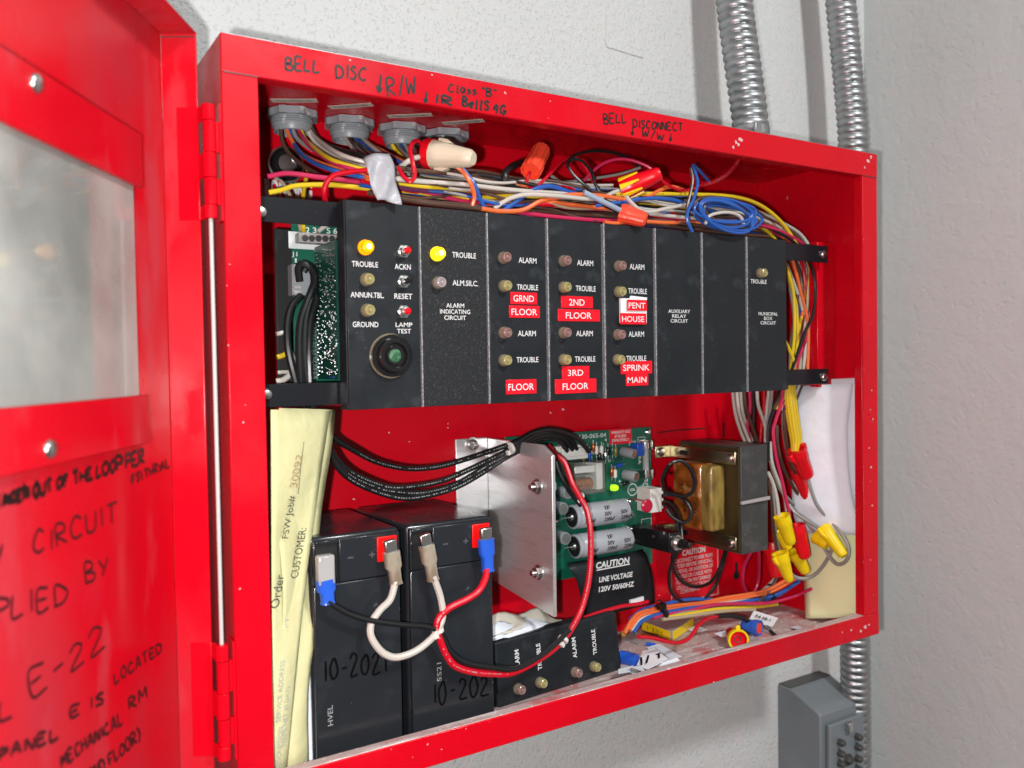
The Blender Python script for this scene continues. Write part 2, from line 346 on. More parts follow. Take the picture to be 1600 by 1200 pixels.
GL = {
 'A': [[(0,0),(.42,1),(.85,0)],[(.18,.38),(.7,.36)]], 'B': [[(.05,0),(0,1),(.55,.95),(.62,.7),(.1,.53),(.75,.38),(.66,.06),(.03,0)]],
 'C': [[(.8,.85),(.45,1),(.08,.62),(.08,.22),(.42,0),(.85,.14)]], 'D': [[(.05,0),(0,1),(.55,.86),(.8,.45),(.55,.1),(.02,0)]],
 'E': [[(.7,1),(0,.98),(.03,0),(.75,.03)],[(.02,.5),(.55,.54)]], 'F': [[(.7,1),(0,.97),(.03,0)],[(.02,.5),(.5,.52)]],
 'G': [[(.8,.85),(.4,1),(.05,.6),(.1,.15),(.5,0),(.8,.2),(.8,.45),(.45,.45)]], 'H': [[(0,1),(.03,0)],[(.7,1),(.72,0)],[(.02,.5),(.7,.53)]],
 'I': [[(.2,1),(.22,0)]], 'K': [[(0,1),(.02,0)],[(.7,1),(.05,.48),(.75,0)]], 'L': [[(.02,1),(0,.02),(.65,.05)]],
 'M': [[(0,0),(.08,1),(.45,.35),(.8,1),(.9,0)]], 'N': [[(0,0),(.03,1),(.68,.02),(.7,1)]], 'O': [[(.4,1),(.05,.6),(.12,.1),(.5,0),(.8,.42),(.65,.92),(.36,1)]],
 'P': [[(.03,0),(0,1),(.6,.92),(.65,.6),(.05,.45)]], 'R': [[(.03,0),(0,1),(.6,.93),(.62,.62),(.06,.48),(.78,0)]],
 'S': [[(.7,.88),(.35,1),(.08,.76),(.58,.42),(.55,.08),(.02,.06)]], 'T': [[(0,.97),(.8,1)],[(.42,.98),(.4,0)]], 'U': [[(0,1),(.06,.15),(.38,0),(.66,.2),(.7,1)]],
 'V': [[(0,1),(.35,0),(.75,1)]], 'W': [[(0,1),(.2,0),(.45,.65),(.66,0),(.95,1)]], 'X': [[(0,1),(.75,0)],[(.75,1),(0,0)]], 'Y': [[(0,1),(.36,.5)],[(.75,1),(.25,0)]],
 '0': [[(.4,1),(.05,.6),(.12,.1),(.42,0),(.72,.42),(.6,.92),(.36,1)]], '1': [[(.3,1),(.22,0)]], '2': [[(.03,.78),(.35,1),(.65,.75),(.02,.03),(.75,.06)]],
 '4': [[(.45,1),(.02,.42),(.72,.45)],[(.6,.95),(.5,-.1)]], '7': [[(0,1),(.7,.97),(.25,0)]], '8': [[(.4,.52),(.1,.75),(.4,1),(.66,.76),(.1,.22),(.4,0),(.7,.25),(.36,.54)]], '-': [[(.1,.5),(.6,.52)]], '/': [[(.55,1.1),(.05,-.15)]], '"': [[(.15,1.05),(.12,.8)],[(.4,1.07),(.36,.82)]],
 '(': [[(.5,1.1),(.2,.5),(.45,-.1)]], ')': [[(.1,1.1),(.45,.5),(.1,-.15)]], '.': [[(.2,.06),(.28,.0)]], '!': [[(.35,1.25),(.3,0)],[(.0,.4),(.28,-.03),(.62,.38)]],
 'e': [[(.05,.34),(.6,.4),(.42,.66),(.08,.4),(.25,0),(.62,.12)]], 'l': [[(.25,1),(.2,.05),(.38,.0)]], 'a': [[(.6,.6),(.2,.64),(.05,.25),(.3,0),(.6,.55),(.62,0)]], 's': [[(.55,.55),(.25,.65),(.12,.45),(.5,.25),(.3,0),(.02,.06)]],
}
def handwriting(name, s, p0, p1, hpx, to3d, nrm, width, parent, material, jitter=.05, gap=.32, slant=.0, seed=1):
    width *= 1.3
    """marker strokes; p0 -> p1 is the baseline in picture pixels, to3d puts a pixel on its surface"""
    rnd = random.Random(seed); b = MB(); nrm = Vector(nrm).normalized()
    ws = [.45 if c == ' ' else max(x for st in GL[c] for x, _ in st) + gap for c in s]; tot = sum(ws)
    p0, p1 = Vector(p0), Vector(p1); ax = (p1-p0); L = ax.length; ax.normalize(); k = L/tot; upv = Vector((ax.y, -ax.x)); x = 0; layer = 0
    upv = (upv*.35 + Vector((0, -1))*.65).normalized()
    for c, wd in zip(s, ws):
        if c != ' ':
            dy = rnd.uniform(-.06, .06); sc = rnd.uniform(.9, 1.08)
            for st in GL[c]:
                q = []
                for (a, h) in st:
                    a2 = a+rnd.uniform(-jitter, jitter)+slant*h; h2 = (h+rnd.uniform(-jitter, jitter))*sc+dy
                    q.append(p0+ax*(k*(x+a2))+upv*(hpx*h2))
                P3 = spline([to3d(z.x, z.y) for z in q], 5 if len(q) > 2 else 3); layer += 1
                if len(P3) < 3: P3 = [P3[0], (P3[0]+P3[1])/2, P3[1]]
                vs = []; lift = nrm*(.0002+.00001*(layer % 12))
                for i, p in enumerate(P3):
                    tan = (P3[min(i+1, len(P3)-1)]-P3[max(i-1, 0)]).normalized(); sd = nrm.cross(tan).normalized()
                    ww = width*(.42 if i in (0, len(P3)-1) else rnd.uniform(.46, .54))
                    vs += [p+sd*ww+lift, p-sd*ww+lift]
                b.add(vs, [[2*i, 2*i+1, 2*i+3, 2*i+2] for i in range(len(P3)-1)])
        x += wd
    return b.build(name, material, parent)

# ================================================================== THE SETTING
tag(MB().box(-1.6, .786, D, D+.15, -1.2, 1.6).build('back_wall', M['wall']), 'pitted light grey painted block wall behind the red cabinet', 'wall', kind='structure')
tag(MB().box(.786, .93, -.34, D+.15, -1.2, 1.6).build('side_wall', M['wall2']), 'smoother grey plaster wall at right angles beside the cabinet', 'wall', kind='structure')
b = MB()                                                       # raised paint scar on the block wall
b.tube([PY(x, y, D-.0002) for x, y in ((948, 22), (947, 68), (960, 76), (985, 84), (1005, 90))], .0009, 6)
b.build('paint_scar', M['wall'], bpy.data.objects['back_wall'])

# ================================================================== CABINET
cab = thing('alarm_cabinet', 'open red steel alarm cabinet on the grey wall with handwritten notes on its rim', 'cabinet', (W/2, D, 0))
e = .0015
b = MB()
b.box(0, e, 0.0015, BK, 0, H, 0)                               # left side
b.box(W-e, W, 0.0015, BK, 0, H, 0)
b.box(e, W-e, 0.0015, BK, H-e, H, 0)
b.box(0, W, BK, BK+e, 0, H, 0)
b.box(e, W-e, 0.0015, BK, 0, e, 1)                             # dusty floor
# front flange: top, bottom, then sides butted between
b.box(0, W, 0, .0014, H-FT, H, 0); b.box(0, W, 0, .0014, 0, FB, 0)
b.box(0, FL, .0003, .0014, FB, H-FT, 0); b.box(W-FR, W, .0003, .0014, FB, H-FT, 0)
# returned lip behind the flange
b.box(e, W-e, .0016, .012, H-FT, H-FT+.0012, 0); b.box(e, W-e, .0016, .010, FB-.0012, FB, 1)
b.box(FL-.0012, FL, .0016, .010, FB, H-FT, 0); b.box(W-FR, W-FR+.0012, .0016, .010, FB, H-FT, 0)
b.build('body', [M['red_in'], M['red_dust']], cab, bevel=.0006)
# grey seam of sealant along the top edge
b = MB(); b.box(.004, W-.002, .004, D-.004, H+.0002, H+.0016)
b.build('top_edge_cover', M['conduit'], cab)
# weld seams at the flange corners
b = MB()
for x0, x1, z in ((.0012, FL, H-FT), (W-FR, W-.0012, H-FT)): b.box(x0, x1, -.00035, -.0001, z-.0005, z+.0001)
b.build('weld_seam', M['boxdark'], cab)
# mounting channels on both inner sides
b = MB(); b.box(.572, .5975, .046, .056, .236, .378); b.box(.580, .5975, .056, BK, .236, .378)
b.build('mounting_channel', M['red_in'], cab, bevel=.0008)
b = MB(); b.box(.0025, .032, .046, .056, .236, .378); b.box(.0025, .02, .056, BK, .236, .378)
b.build('mounting_channel', M['red_in'], cab, bevel=.0008)
# knockout ring on the top inside, keyhole slots in the back
b = MB(); c = PZ(1197, 268, H-e); 
b.lathe(c-Vector((0, 0, .0006)), (0, 0, 1), [(0, .0135), (.0005, .014)], 28); b.build('knockout', M['red_in'], cab, bevel=.0002)
def keyhole(px, py):
    c = PY(px, py, BK-.0004); b = MB(); b.cyl(c+Vector((0, .0003, -.004)), c+Vector((0, 0, -.004)), .0046, 18); b.box(c.x-.002, c.x+.002, c.y-.00015, c.y+.0003, c.z-.003, c.z+.010)
    b.build('keyhole', M['blackmatte'], cab)
keyhole(1151, 893)
b = MB(); b.tube([PY(x, y, BK-.0003) for x, y in ((1028, 676), (1060, 672), (1102, 669))], .0007, 6); b.build('dark_scratch', M['blackmatte'], cab)
b = MB(); c = PY(1131, 672, BK-.0003); b.box(c.x-.0012, c.x+.0012, c.y, c.y+.0003, c.z-.008, c.z+.008); b.build('keyhole', M['blackmatte'], cab)
# flange handwriting
F0 = lambda x, y: PY(x, y, 0.0)
hw = lambda s, a, c, h, sd, wd=.0011, **k: handwriting('marker_writing', s, a, c, h, F0, (0, -1, 0), wd, cab, M['marker'], seed=sd, **k)
hw('BELL', (446, 109), (503, 114), 19, 3); hw('DISC', (525, 121), (576, 127), 20, 4)
hw('!', (588, 143), (600, 146), 20, 5, wd=.0014); hw('R/W', (606, 152), (655, 144), 26, 6)
hw('!', (662, 158), (671, 160), 14, 7, wd=.0014); hw('1R', (678, 160), (712, 166), 13, 8, wd=.0014)
hw('Class "B"'.replace('i', 'I'), (700, 143), (778, 152), 12, 9, wd=.0010); hw('BellS 4G', (722, 165), (792, 180), 14, 10, wd=.0013)
hw('BELL', (943, 194), (981, 191), 15, 11, wd=.0010); hw('DISCONNECT', (989, 199), (1068, 205), 12, 12, wd=.0010)
hw('!', (986, 210), (992, 211), 10, 13, wd=.001); hw('W/W', (1003, 212), (1040, 220), 11, 14, wd=.0010); hw('!', (1045, 220), (1052, 221), 10, 15, wd=.001)
# chipped paint showing primer
b = MB()
rnd = random.Random(4)
def chip(px, py, r, y=0.0):
    c = PY(px, py, y-.0002); n_ = rnd.randint(6, 9)
    b.add([c+Vector((math.cos(2*math.pi*i/n_)*r*rnd.uniform(.4, 1.3), 0, math.sin(2*math.pi*i/n_)*r*rnd.uniform(.3, 1)))for i in range(n_)], [list(range(n_))])
for px, py, r in ((1150, 222, .0022), (1157, 218, .0028), (1146, 230, .0018), (1154, 226, .002), (1356, 252, .003), (1361, 246, .002), (1351, 262, .0015), (1362, 610, .0012), (1360, 640, .001), (1364, 655, .0012), (1358, 700, .0011),
                  (1361, 730, .0014), (1352, 980, .003), (1345, 986, .002), (1358, 976, .0016), (1330, 984, .0018), (1316, 988, .0012), (547, 94, .0008), (675, 117, .0007), (789, 145, .001), (380, 660, .0007), (668, 1163, .0009), (1115, 1066, .0009), (375, 920, .0008), (790, 146, .0006), (1363, 790, .0012), (1360, 875, .0009), (860, 158, .0006)): chip(px, py, r)
for i in range(26):
    k_ = rnd.random()
    if k_ < .45: q_ = (1340+rnd.uniform(8, 28), rnd.uniform(280, 960))
    elif k_ < .75: q_ = (rnd.uniform(430, 1350), 0); q_ = (q_[0], 1198-(q_[0]-498)*.2765+rnd.choice((3, 4, 26)))
    else: q_ = (rnd.uniform(350, 360), rnd.uniform(120, 1100))
    chip(q_[0], q_[1], rnd.uniform(.0002, .0006))
b.build('paint_chip', mat('bare_primer', (.62, .40, .40), .6), cab)
b = MB()
for px, py, r in ((608, 676, .0008), (700, 662, .0007), (553, 780, .0012), (640, 690, .0009), (700, 668, .001), (860, 645, .0012), (1140, 760, .0009), (1160, 912, .0009), (1163, 930, .0008), (1030, 930, .0009), (1020, 915, .0007), (1135, 930, .001)): chip(px, py, r, BK)
chip(880, 640, .0015, BK)
b.build('paint_chip', bpy.data.materials['bare_primer'], cab)
# stickers: caution label on the back, BONDING letters, four paper slips on the top inside
def plate_y(b, px0, py0, px1, py1, y, th=.0003, m=0):
    a, c = PY(px0, py0, y), PY(px1, py1, y); b.box(a.x, c.x, y-th, y, min(a.z, c.z), max(a.z, c.z), m)
b = MB(); plate_y(b, 1046, 848, 1124, 930, BK-.0002)
st = b.build('caution_sticker', M['red_plastic'], cab)
print_y('CAUTION', 1084, 861, 36, 9, BK-.0006, st, bold=.03)
for k, s in enumerate(('DISCONNECT POWER FROM', 'SYSTEM BEFORE SERVICING.', 'REMOVAL OR INSERTION OF', 'BOARDS OR CABLES WITH', 'POWER ON MAY DAMAGE', 'DELICATE ELECTRONIC', 'COMPONENTS.')):
    print_y(s, 1084 if k < 6 else 1078, 872+k*8.6-k*.3, (58, 60, 60, 56, 54, 52, 30)[k], 6, BK-.0006, st)
b = MB()
for s_ in (0, 1):
    a, c = PY(1048, 850, BK-.0005), PY(1122, 928, BK-.0005)
    zz = (a.z, a.z-.0006) if s_ == 0 else (c.z+.0006, c.z)
    b.box(a.x+.0004, c.x-.0004, BK-.00075, BK-.00055, zz[1], zz[0])
    xx = (a.x, a.x+.0006) if s_ == 0 else (c.x-.0006, c.x)
    b.box(xx[0], xx[1], BK-.00085, BK-.00065, c.z, a.z)
b.build('border', M['white_ink'], st)
print_y('BONDING', 451, 296, 74, 27, BK-.0004, cab, name='bonding_lettering', bold=.05)
for px0, px1, py, dy in ((424, 496, 157, 0), (515, 582, 168, -5), (606, 675, 182, -3), (692, 756, 193, -5)):
    a, c = PZ(px0, py, H-e-.0004), PZ(px1, py+dy, H-e-.0004); u = (c-a); n_ = Vector((-u.y, u.x, 0)).normalized()
    b = MB(); b.hexa([a-n_*.004, c-n_*.004, c+n_*.004, a+n_*.004], (0, 0, -.0002)); s_ = b.build('paper_slip', M['paper_old'], cab)
    lettering('print', 'TYPE NPLFA 24V', (a+c)/2-Vector((0, 0, .0002)), u, -n_, u.length*.8, .003, M['marker'], s_, .01, lift=-.0001 if u.cross(-n_).z > 0 else .0002)
# ---- the door, swung open towards the viewer
dz0, dz1, DW = -.002, .457, .60
def dbox(b, u0, u1, v0, v1, z0, z1, m=0): b.hexa([DP(u0, v0, z0), DP(u1, v0, z0), DP(u1, v1, z0), DP(u0, v1, z0)], (0, 0, z1-z0), m)
UO0, UO1, ZO0, ZO1 = .0846, .50, .2568, .356                    # window opening
b = MB(); v0, v1 = -DT-.0015, -DT
oc = [(0, dz0), (DW, dz0), (DW, dz1), (0, dz1)]; ic = [(UO0, ZO0), (UO1, ZO0), (UO1, ZO1), (UO0, ZO1)]
vv_ = [DP(u_, v_, z_) for v_ in (v1, v0) for lp in (oc, ic) for u_, z_ in lp]
fs_ = []
for i in range(4):
    j = (i+1) % 4; fs_ += [[i, j, 4+j, 4+i], [8+j, 8+i, 12+i, 12+j], [8+i, 8+j, j, i], [4+i, 4+j, 12+j, 12+i]]
b.add(vv_, fs_)
dbox(b, -.0012, 0.0004, v1, 0, dz0, dz1); dbox(b, DW-.001, DW, v1, 0, dz0, dz1)
dbox(b, .0004, DW-.001, v1, 0, dz1-.0015, dz1); dbox(b, .0004, DW-.001, v1, 0, dz0, dz0+.0015)
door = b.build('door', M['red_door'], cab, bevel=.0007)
b = MB()
for z_ in (dz1-.003,): dbox(b, .0008, .0011, -DT+.0006, -.0006, z_-.0006, z_)
b.build('weld_seam', M['boxdark'], door)
b = MB(); dbox(b, .0482, .54, -DT+.0006, -DT+.0026, .236, .374); b.build('window_pane', M['pane'], door)
for z0, z1, u0, su, sz in ((.3590, .3870, .0437, .1447, .3807), (.2262, .2517, .0430, .1427, .2333)):
    b = MB(); dbox(b, u0, .545, -DT+.0029, -DT+.0058, z0, z1); dbox(b, u0, .545, -DT+.0006, -DT+.0028, (z1-.003 if z0 > .3 else z0), (z1 if z0 > .3 else z0+.003))
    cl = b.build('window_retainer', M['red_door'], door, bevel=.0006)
    for uu in (su, .44):
        b = MB(); b.lathe(DP(uu, -DT+.0058, sz), DN, [(0, .0042), (.0008, .0041), (.0018, .0032), (.0024, .0014)], 18); b.build('rivet', M['steel'], cl)
DF = lambda x, y: PD(x, y, -DT)
M['marker_door'] = mat('faded_marker_ink', (.05, .004, .006), .5)
dw = lambda s, a, c, h, sd, wd=.0016, **k: handwriting('marker_writing', s, a, c, h, DF, DN, wd*(.72 if wd == .0016 else 1), door, M['marker_door'] if wd <= .0016 else M['marker'], seed=sd, slant=.12, **k)
dw('TAKEN OUT OF THE LOOP PER', (-8, 795), (228, 722), 19, 21, wd=.0017, jitter=.09, gap=.22); dw('FSI THRIAL', (206, 757), (266, 729), 13, 22, wd=.0013, jitter=.09, gap=.2)
dw('Y', (-8, 878), (9, 872), 22, 36); dw('CIRCUIT', (52, 868), (190, 812), 32, 23); dw('PPLIED', (-30, 982), (112, 938), 34, 24); dw('BY', (132, 912), (176, 896), 28, 25)
dw('L', (0, 1128), (26, 1118), 32, 26); dw('E-22', (50, 1090), (172, 1008), 38, 27)
dw('PANEL', (-2, 1188), (96, 1152), 17, 28, wd=.0014); dw('E IS', (110, 1122), (168, 1097), 17, 29, wd=.0013); dw('LOCATED', (180, 1068), (256, 1015), 15, 30, wd=.0012)
dw('MECHANICAL', (96, 1198), (194, 1128), 17, 31, wd=.0013); dw('RM', (202, 1108), (234, 1088), 17, 32, wd=.0013); dw('2ND FLOOR)', (140, 1222), (222, 1152), 17, 33, wd=.0013)
# hinges: the leaf sits on the door lip, barrel segments alternate
for pa, pb, zz in (((322, 163), (333, 342), 0), ((341, 1008), (354, 1186), 1)):
    zt = PY(*pa, .002).z; zb = PY(*pb, .002).z; ax = Vector((-.0072, .0022, 0)); L = zt-zb
    hg = MB(); dbox(hg, -.0004, .0008, -DT*.60, .0002, zb, zt)
    cuts = [(0, .12), (.36, .58), (.86, 1)]
    for a_, c_ in cuts:
        hg.cyl(ax+Vector((0, 0, zb+a_*L)), ax+Vector((0, 0, zb+c_*L)), .0040, 20)
        hg.hexa([HNG+Vector((0, 0, zb+a_*L)), HNG+DU*.0012+Vector((0, 0, zb+a_*L)), Vector((ax.x, ax.y-.0036, zb+a_*L)), Vector((ax.x, ax.y+.001, zb+a_*L))], (0, 0, (c_-a_)*L))
    ho = hg.build('hinge', M['red'], cab, bevel=.0004)
    k_ = MB()
    for a_, c_ in ((.125, .355), (.585, .855)):
        k_.cyl(ax+Vector((0.0004, 0, zb+a_*L)), ax+Vector((.0004, 0, zb+c_*L)), .0036, 20)
        k_.box(ax.x+.002, -.0002, ax.y-.001, ax.y+.0016, zb+a_*L, zb+c_*L)
    k_.build('knuckle', M['red'], ho)
    k_ = MB(); k_.box(-.0016, -.0003, .0, .012, zb-.001, zt+.001); k_.build('hinge_leaf', M['red'], ho)
b = MB(); b.cyl((-.0072, .0022, .04), (-.0072, .0022, .402), .0012, 12); b.build('hinge_rod', M['rod'], cab)

# ================================================================== FLEXIBLE CONDUITS
def conduit(label, pts, r, group, pitch=.0072):
    P = spline(pts, 14); b = MB(); Ls = [0]
    for i in range(1, len(P)): Ls.append(Ls[-1]+(P[i]-P[i-1]).length)
    n_ = int(Ls[-1]/pitch*12); Q = []
    j = 0
    for k in range(n_+1):
        s_ = Ls[-1]*k/n_
        while j < len(Ls)-2 and Ls[j+1] < s_: j += 1
        f_ = (s_-Ls[j])/max(1e-9, Ls[j+1]-Ls[j]); Q.append(P[j].lerp(P[j+1], f_))
    n = 28; vs = []; fs = []; t = (Q[1]-Q[0]).normalized(); u, v, _ = basis(t)
    for i, p in enumerate(Q):
        t2 = (Q[min(i+1, n_)]-Q[max(i-1, 0)]).normalized(); q = t.rotation_difference(t2); u = q @ u; v = q @ v; t = t2
        for k in range(n):
            a = 2*math.pi*k/n; ph = (Ls[-1]*i/n_/pitch + k/n) * 2*math.pi
            rr = r*(.86+.14*abs(math.sin(ph/2))**.6)
            vs.append(p+(u*math.cos(a)+v*math.sin(a))*rr)
    for i in range(n_):
        for k in range(n):
            q = (k+1) % n; fs.append([i*n+k, i*n+q, (i+1)*n+q, (i+1)*n+k])
    b.add(vs, fs); o = b.build('flexible_conduit', M['conduit'], angle=80)
    return tag(o, label, 'conduit', group)
G = 'corrugated metal conduits around the cabinet'
c1 = conduit('thicker bent corrugated steel conduit rising from the middle of the cabinet top', [PY(1174, 222, .095), PY(1171, 180, .095), PY(1160, 100, .098), PY(1148, 10, .104), PY(1140, -80, .108)], .0180, G, .0082)
conduit('straight corrugated steel conduit rising from the cabinet top beside the side wall', [PY(1334, 252, .098), PY(1331, 190, .098), PY(1321, 80, .102), PY(1313, 0, .104), PY(1306, -70, .105)], .0160, G, .0078)
conduit('corrugated steel conduit running down below the cabinet behind the grey push button box', [PY(1334, 985, .096), PY(1335, 1060, .097), PY(1336, 1140, .099), PY(1337, 1260, .1)], .0152, G, .0078)
b = MB(); a = PY(1184, 200, .076); b.obox(a, (1, 0, .2), (0, 0, 1), (0, 1, 0), .010, .012, .003); b.lathe(PY(1173, 206, .095), (0, 0, -1), [(-.004, .0185), (.006, .0185)], 24)
b.build('conduit_clamp', M['conduit'], c1, bevel=.001)

# ================================================================== PUSH BUTTON BOX
X0, X1 = .6262, .6965
kb = thing('push_button_box', 'grey cast metal push button lock box on the wall below the cabinet', 'lock box', ((X0+X1)/2, .12, -.26))
b = MB(); prof = [(D-.0003, -.1005), (.128, -.1005), (.0905, -.1155), (.0885, -.118), (.0885, -.30), (D-.0003, -.30)]
b.hexa([(X0, y, z) for y, z in prof], (X1-X0, 0, 0)); b.build('housing', M['boxgrey'], kb, bevel=.0016)
b = MB(); b.box(X0+.001, X1-.001, .1285, D-.001, -.1003, -.0996); b.build('top_plate', M['boxdark'], kb)
b = MB(); b.box(X0+.008, X1-.004, .0825, .0882, -.29, -.1275); fp = b.build('face_plate', M['boxgrey'], kb, bevel=.0015)
c = PY(1327, 1136, .080); b = MB(); b.obox(c, (1, 0, 0), (0, 0, 1), (0, 1, 0), .0075, .0105, .006); b.build('latch', M['steel'], kb, bevel=.0008)
for px, py in ((1311, 1159), (1338, 1150), (1311, 1176), (1338, 1166), (1311, 1192), (1338, 1184), (1311, 1208), (1338, 1200)):
    c = PY(px, py, .0825); b = MB(); b.lathe(c, (0, -1, 0), [(0, .0038), (.0055, .0036), (.007, .0026)], 14); b.build('push_button', M['boxdark'], kb)  # grey buttons made darker and bigger, their cast shadows put into colour and shape
c = PY(1324, 1186, .0825); b = MB(); b.lathe(c, (0, -1, 0), [(0, .0062), (.002, .0062), (.006, .004)], 6); b.build('shadow_star', M['boxdark'], kb)  # dark star of cast shadow, built as a raised shape

# ================================================================== CARD RACK AND MODULES
YM, YR = .020, .036                                            # module face, rail face
rk = thing('card_rack', 'black rack frame of two rails bolted across the cabinet', 'rack', (.3, YR, .236))
def rail(pz0, pz1, scr):
    b = MB(); b.box(.024, .5745, YR, YR+.0015, pz0, pz1); b.box(.024, .5745, YR+.0016, YR+.012, pz1-.0015, pz1)
    o = b.build('rail', M['rail'], rk, bevel=.0004)
    for x, z in scr:
        b = MB(); b.lathe((x, YR, z), (0, -1, 0), [(0, .0042), (.0012, .0041), (.0026, .003), (.0031, .0012)], 18)
        b.build('screw', M['steel'], o)
rail(.3560, .3722, ((.0305, .3615), (.5672, .3640))); rail(.2393, .2540, ((.0312, .2475), (.5672, .2463)))
LENS_Y, LENS_R, LENS_C = 'lens_y', 'lens_r', 'lens_c'
def led(parent, c, nrm, kind, r=.0041):
    nrm = Vector(nrm); b = MB(); b.lathe(c, nrm, [(-.0005, r*1.08), (.0018, r*1.08), (.0026, r*.95)], 20)
    o = b.build('indicator_lamp', M['lensring'] if kind.startswith('lens') else M[kind], parent)
    b = MB(); b.lathe(Vector(c)+nrm*.0024, nrm, [(0, r*.93), (.0030, r*.92), (.0040, r*.82), (.0043, r*.70), (.0036, r*.58), (.0045, r*.46), (.0037, r*.32), (.0048, r*.20), (.0050, r*.05)], 20)
    b.build('lens', M[kind], o)
    if not kind.startswith('lens'):
        b = MB(); b.ball(Vector(c)+nrm*.0075, r*.42, n=8); b.build('glow', M['led_core'], o)
def toggle(parent, c, tip):
    b = MB(); n_ = Vector((0, -1, 0)); b.lathe(c, n_, [(-.0005, .0046), (.0022, .0046)], 6); b.lathe(Vector(c)+n_*.0022, n_, [(0, .0035), (.0035, .0033), (.0036, .0022), (.0060, .0020)], 16)
    o = b.build('push_switch', M['steel'], parent)
    b = MB(); b.lathe(Vector(c)+n_*.0058, n_, [(0, .0022), (.0035, .0022), (.0044, .0012)], 14); b.build('switch_tip', tip, o)
def dymo(parent, s, px, py, wpx, hpx, y=YM, rot=0):
    b = MB(); plate_y(b, px-wpx/2, py-hpx/2, px+wpx/2, py+hpx/2, y-.0002, .0005); o = b.build('embossed_tape', M['red_plastic'], parent, bevel=.00015)
    print_y(s, px, py+.5, min(wpx*.84, 8.0*len(s)), hpx*.50, y-.0007, o, M['dymo_white'], bold=.005)
def module(label, x0px, x1px, leds=(), texts=(), tapes=(), rough=False, grp='black control modules in the rack'):
    x0 = PY(x0px, 480, YM).x; x1 = PY(x1px, 480, YM).x; z0, z1 = .2362, .3712
    md = thing('control_module', label, 'control module', ((x0+x1)/2, YM, z0), grp)
    b = MB(); fm = 0
    b.box(x0+.0012, x1, YM, YM+.0012, z0, z1, 0)
    b.box(x0, x0+.0011, YM+.0003, YM+.013, z0, z1, 1); b.box(x1-.0012, x1, YM+.0013, YM+.013, z0, z1, 0)
    b.box(x0+.0012, x1-.0013, YM+.0013, YM+.013, z1-.0012, z1, 0); b.box(x0+.0012, x1-.0013, YM+.0013, YM+.013, z0, z0+.0012, 0)
    b.build('face_plate', [M['blackrough'] if rough else M['black'], M['edge'] if not label.startswith('first') else M['black']], md, bevel=.0004)
    for px, py, kind in leds:
        if kind.startswith('sw'): toggle(md, PY(px, py, YM), M['nut_red'] if kind == 'sw_r' else M['blackgloss'])
        else: led(md, PY(px, py, YM), (0, -1, 0), kind, .0046 if kind.startswith('led') else .0041)
    for s, px, py, wpx, *hh in texts: print_y(s, px, py, wpx, hh[0] if hh else 8.5, YM, md)
    for a in tapes: dymo(md, *a)
    return md
m1 = module('first control module beside the exposed circuit board with a round horn and three push switches', 540, 655,
    ((570, 387, 'led_amber'), (572, 437, LENS_Y), (573, 485, LENS_Y), (629, 393, 'sw_r'), (629, 440, 'sw_b'), (629, 487, 'sw_r')),
    (('TROUBLE', 570, 413, 41), ('ACKN', 629, 417, 25), ('ANNUN.TBL.', 574, 461, 52), ('RESET', 630, 463, 28), ('GROUND', 571, 507, 40), ('LAMP', 631, 507.5, 26, 7), ('TEST', 631, 517.5, 22, 7)))
c = PY(610, 556, YM); hn = MB()
hn.lathe(c, (0, -1, 0), [(0, .0138), (.004, .0140), (.0048, .0134), (.0048, .0118), (.0078, .0112), (.0086, .0102), (.0086, .0085), (.0062, .0078), (.0062, .0064), (.0078, .0060), (.0078, .0050)], 36)
ho = hn.build('horn', M['blackgloss'], m1)
b = MB(); b.lathe(c+Vector((0, -.0070, 0)), (0, -1, 0), [(0, .0047), (.0006, .0047), (.0010, .0040)], 24); b.build('horn_centre', M['green_btn'], ho)
b = MB(); b.lathe(c, (0, -1, 0), [(-.0003, .0149), (.0006, .0148)], 36); b.build('horn_collar', M['lensring'], ho)
module('rough textured module lettered ALARM INDICATING CIRCUIT with one lit yellow lamp', 658, 760, ((682, 397, 'led_yellow'), (684, 442, LENS_C)),
    (('TROUBLE', 725, 399, 37), ('ALM.SILC.', 727, 442.5, 40), ('ALARM', 711, 477.5, 28, 6.8), ('INDICATING', 711, 487, 47, 6.8), ('CIRCUIT', 711, 496.5, 34, 6.8)), rough=True)
module('module with red tapes reading GRND FLOOR and FLOOR', 763, 853, ((786, 403, LENS_R), (787, 447, LENS_Y), (787, 520, LENS_R), (787, 563, LENS_Y)),
    (('ALARM', 824, 407, 28), ('TROUBLE', 824, 449, 33), ('ALARM', 823, 521, 28), ('TROUBLE', 824, 562, 34)),
    (('GRND', 818, 466, 42, 20), ('FLOOR', 819, 487, 48, 20), ('FLOOR', 814, 604, 48, 21)))
module('module with red tapes reading 2ND FLOOR and 3RD FLOOR', 857, 940, ((880, 408, LENS_R), (880, 449, LENS_Y), (880, 520, LENS_R), (880, 562, LENS_Y)),
    (('ALARM', 914, 411, 25), ('TROUBLE', 915, 451, 31), ('ALARM', 913, 521, 26), ('TROUBLE', 914, 561, 32)),
    (('2ND', 901, 472, 50, 20), ('FLOOR', 904, 492.5, 66, 20), ('3RD', 899, 582, 43, 19), ('FLOOR', 899, 603, 65, 20)))
m5 = module('module with red tapes reading PENT HOUSE and SPRINK MAIN', 945, 1021, ((966, 416, LENS_R), (966, 456, LENS_Y), (965, 523, LENS_R), (964, 562, LENS_Y)),
    (('ALARM', 995, 417, 23), ('TROUBLE', 996, 455, 29), ('ALARM', 994, 522, 24), ('TROUBLE', 994, 560, 31)))
b = MB(); plate_y(b, 967, 466, 1008, 505, YM-.0002, .0022); b.build('white_backing_pad', M['white_box'], m5, bevel=.0002)
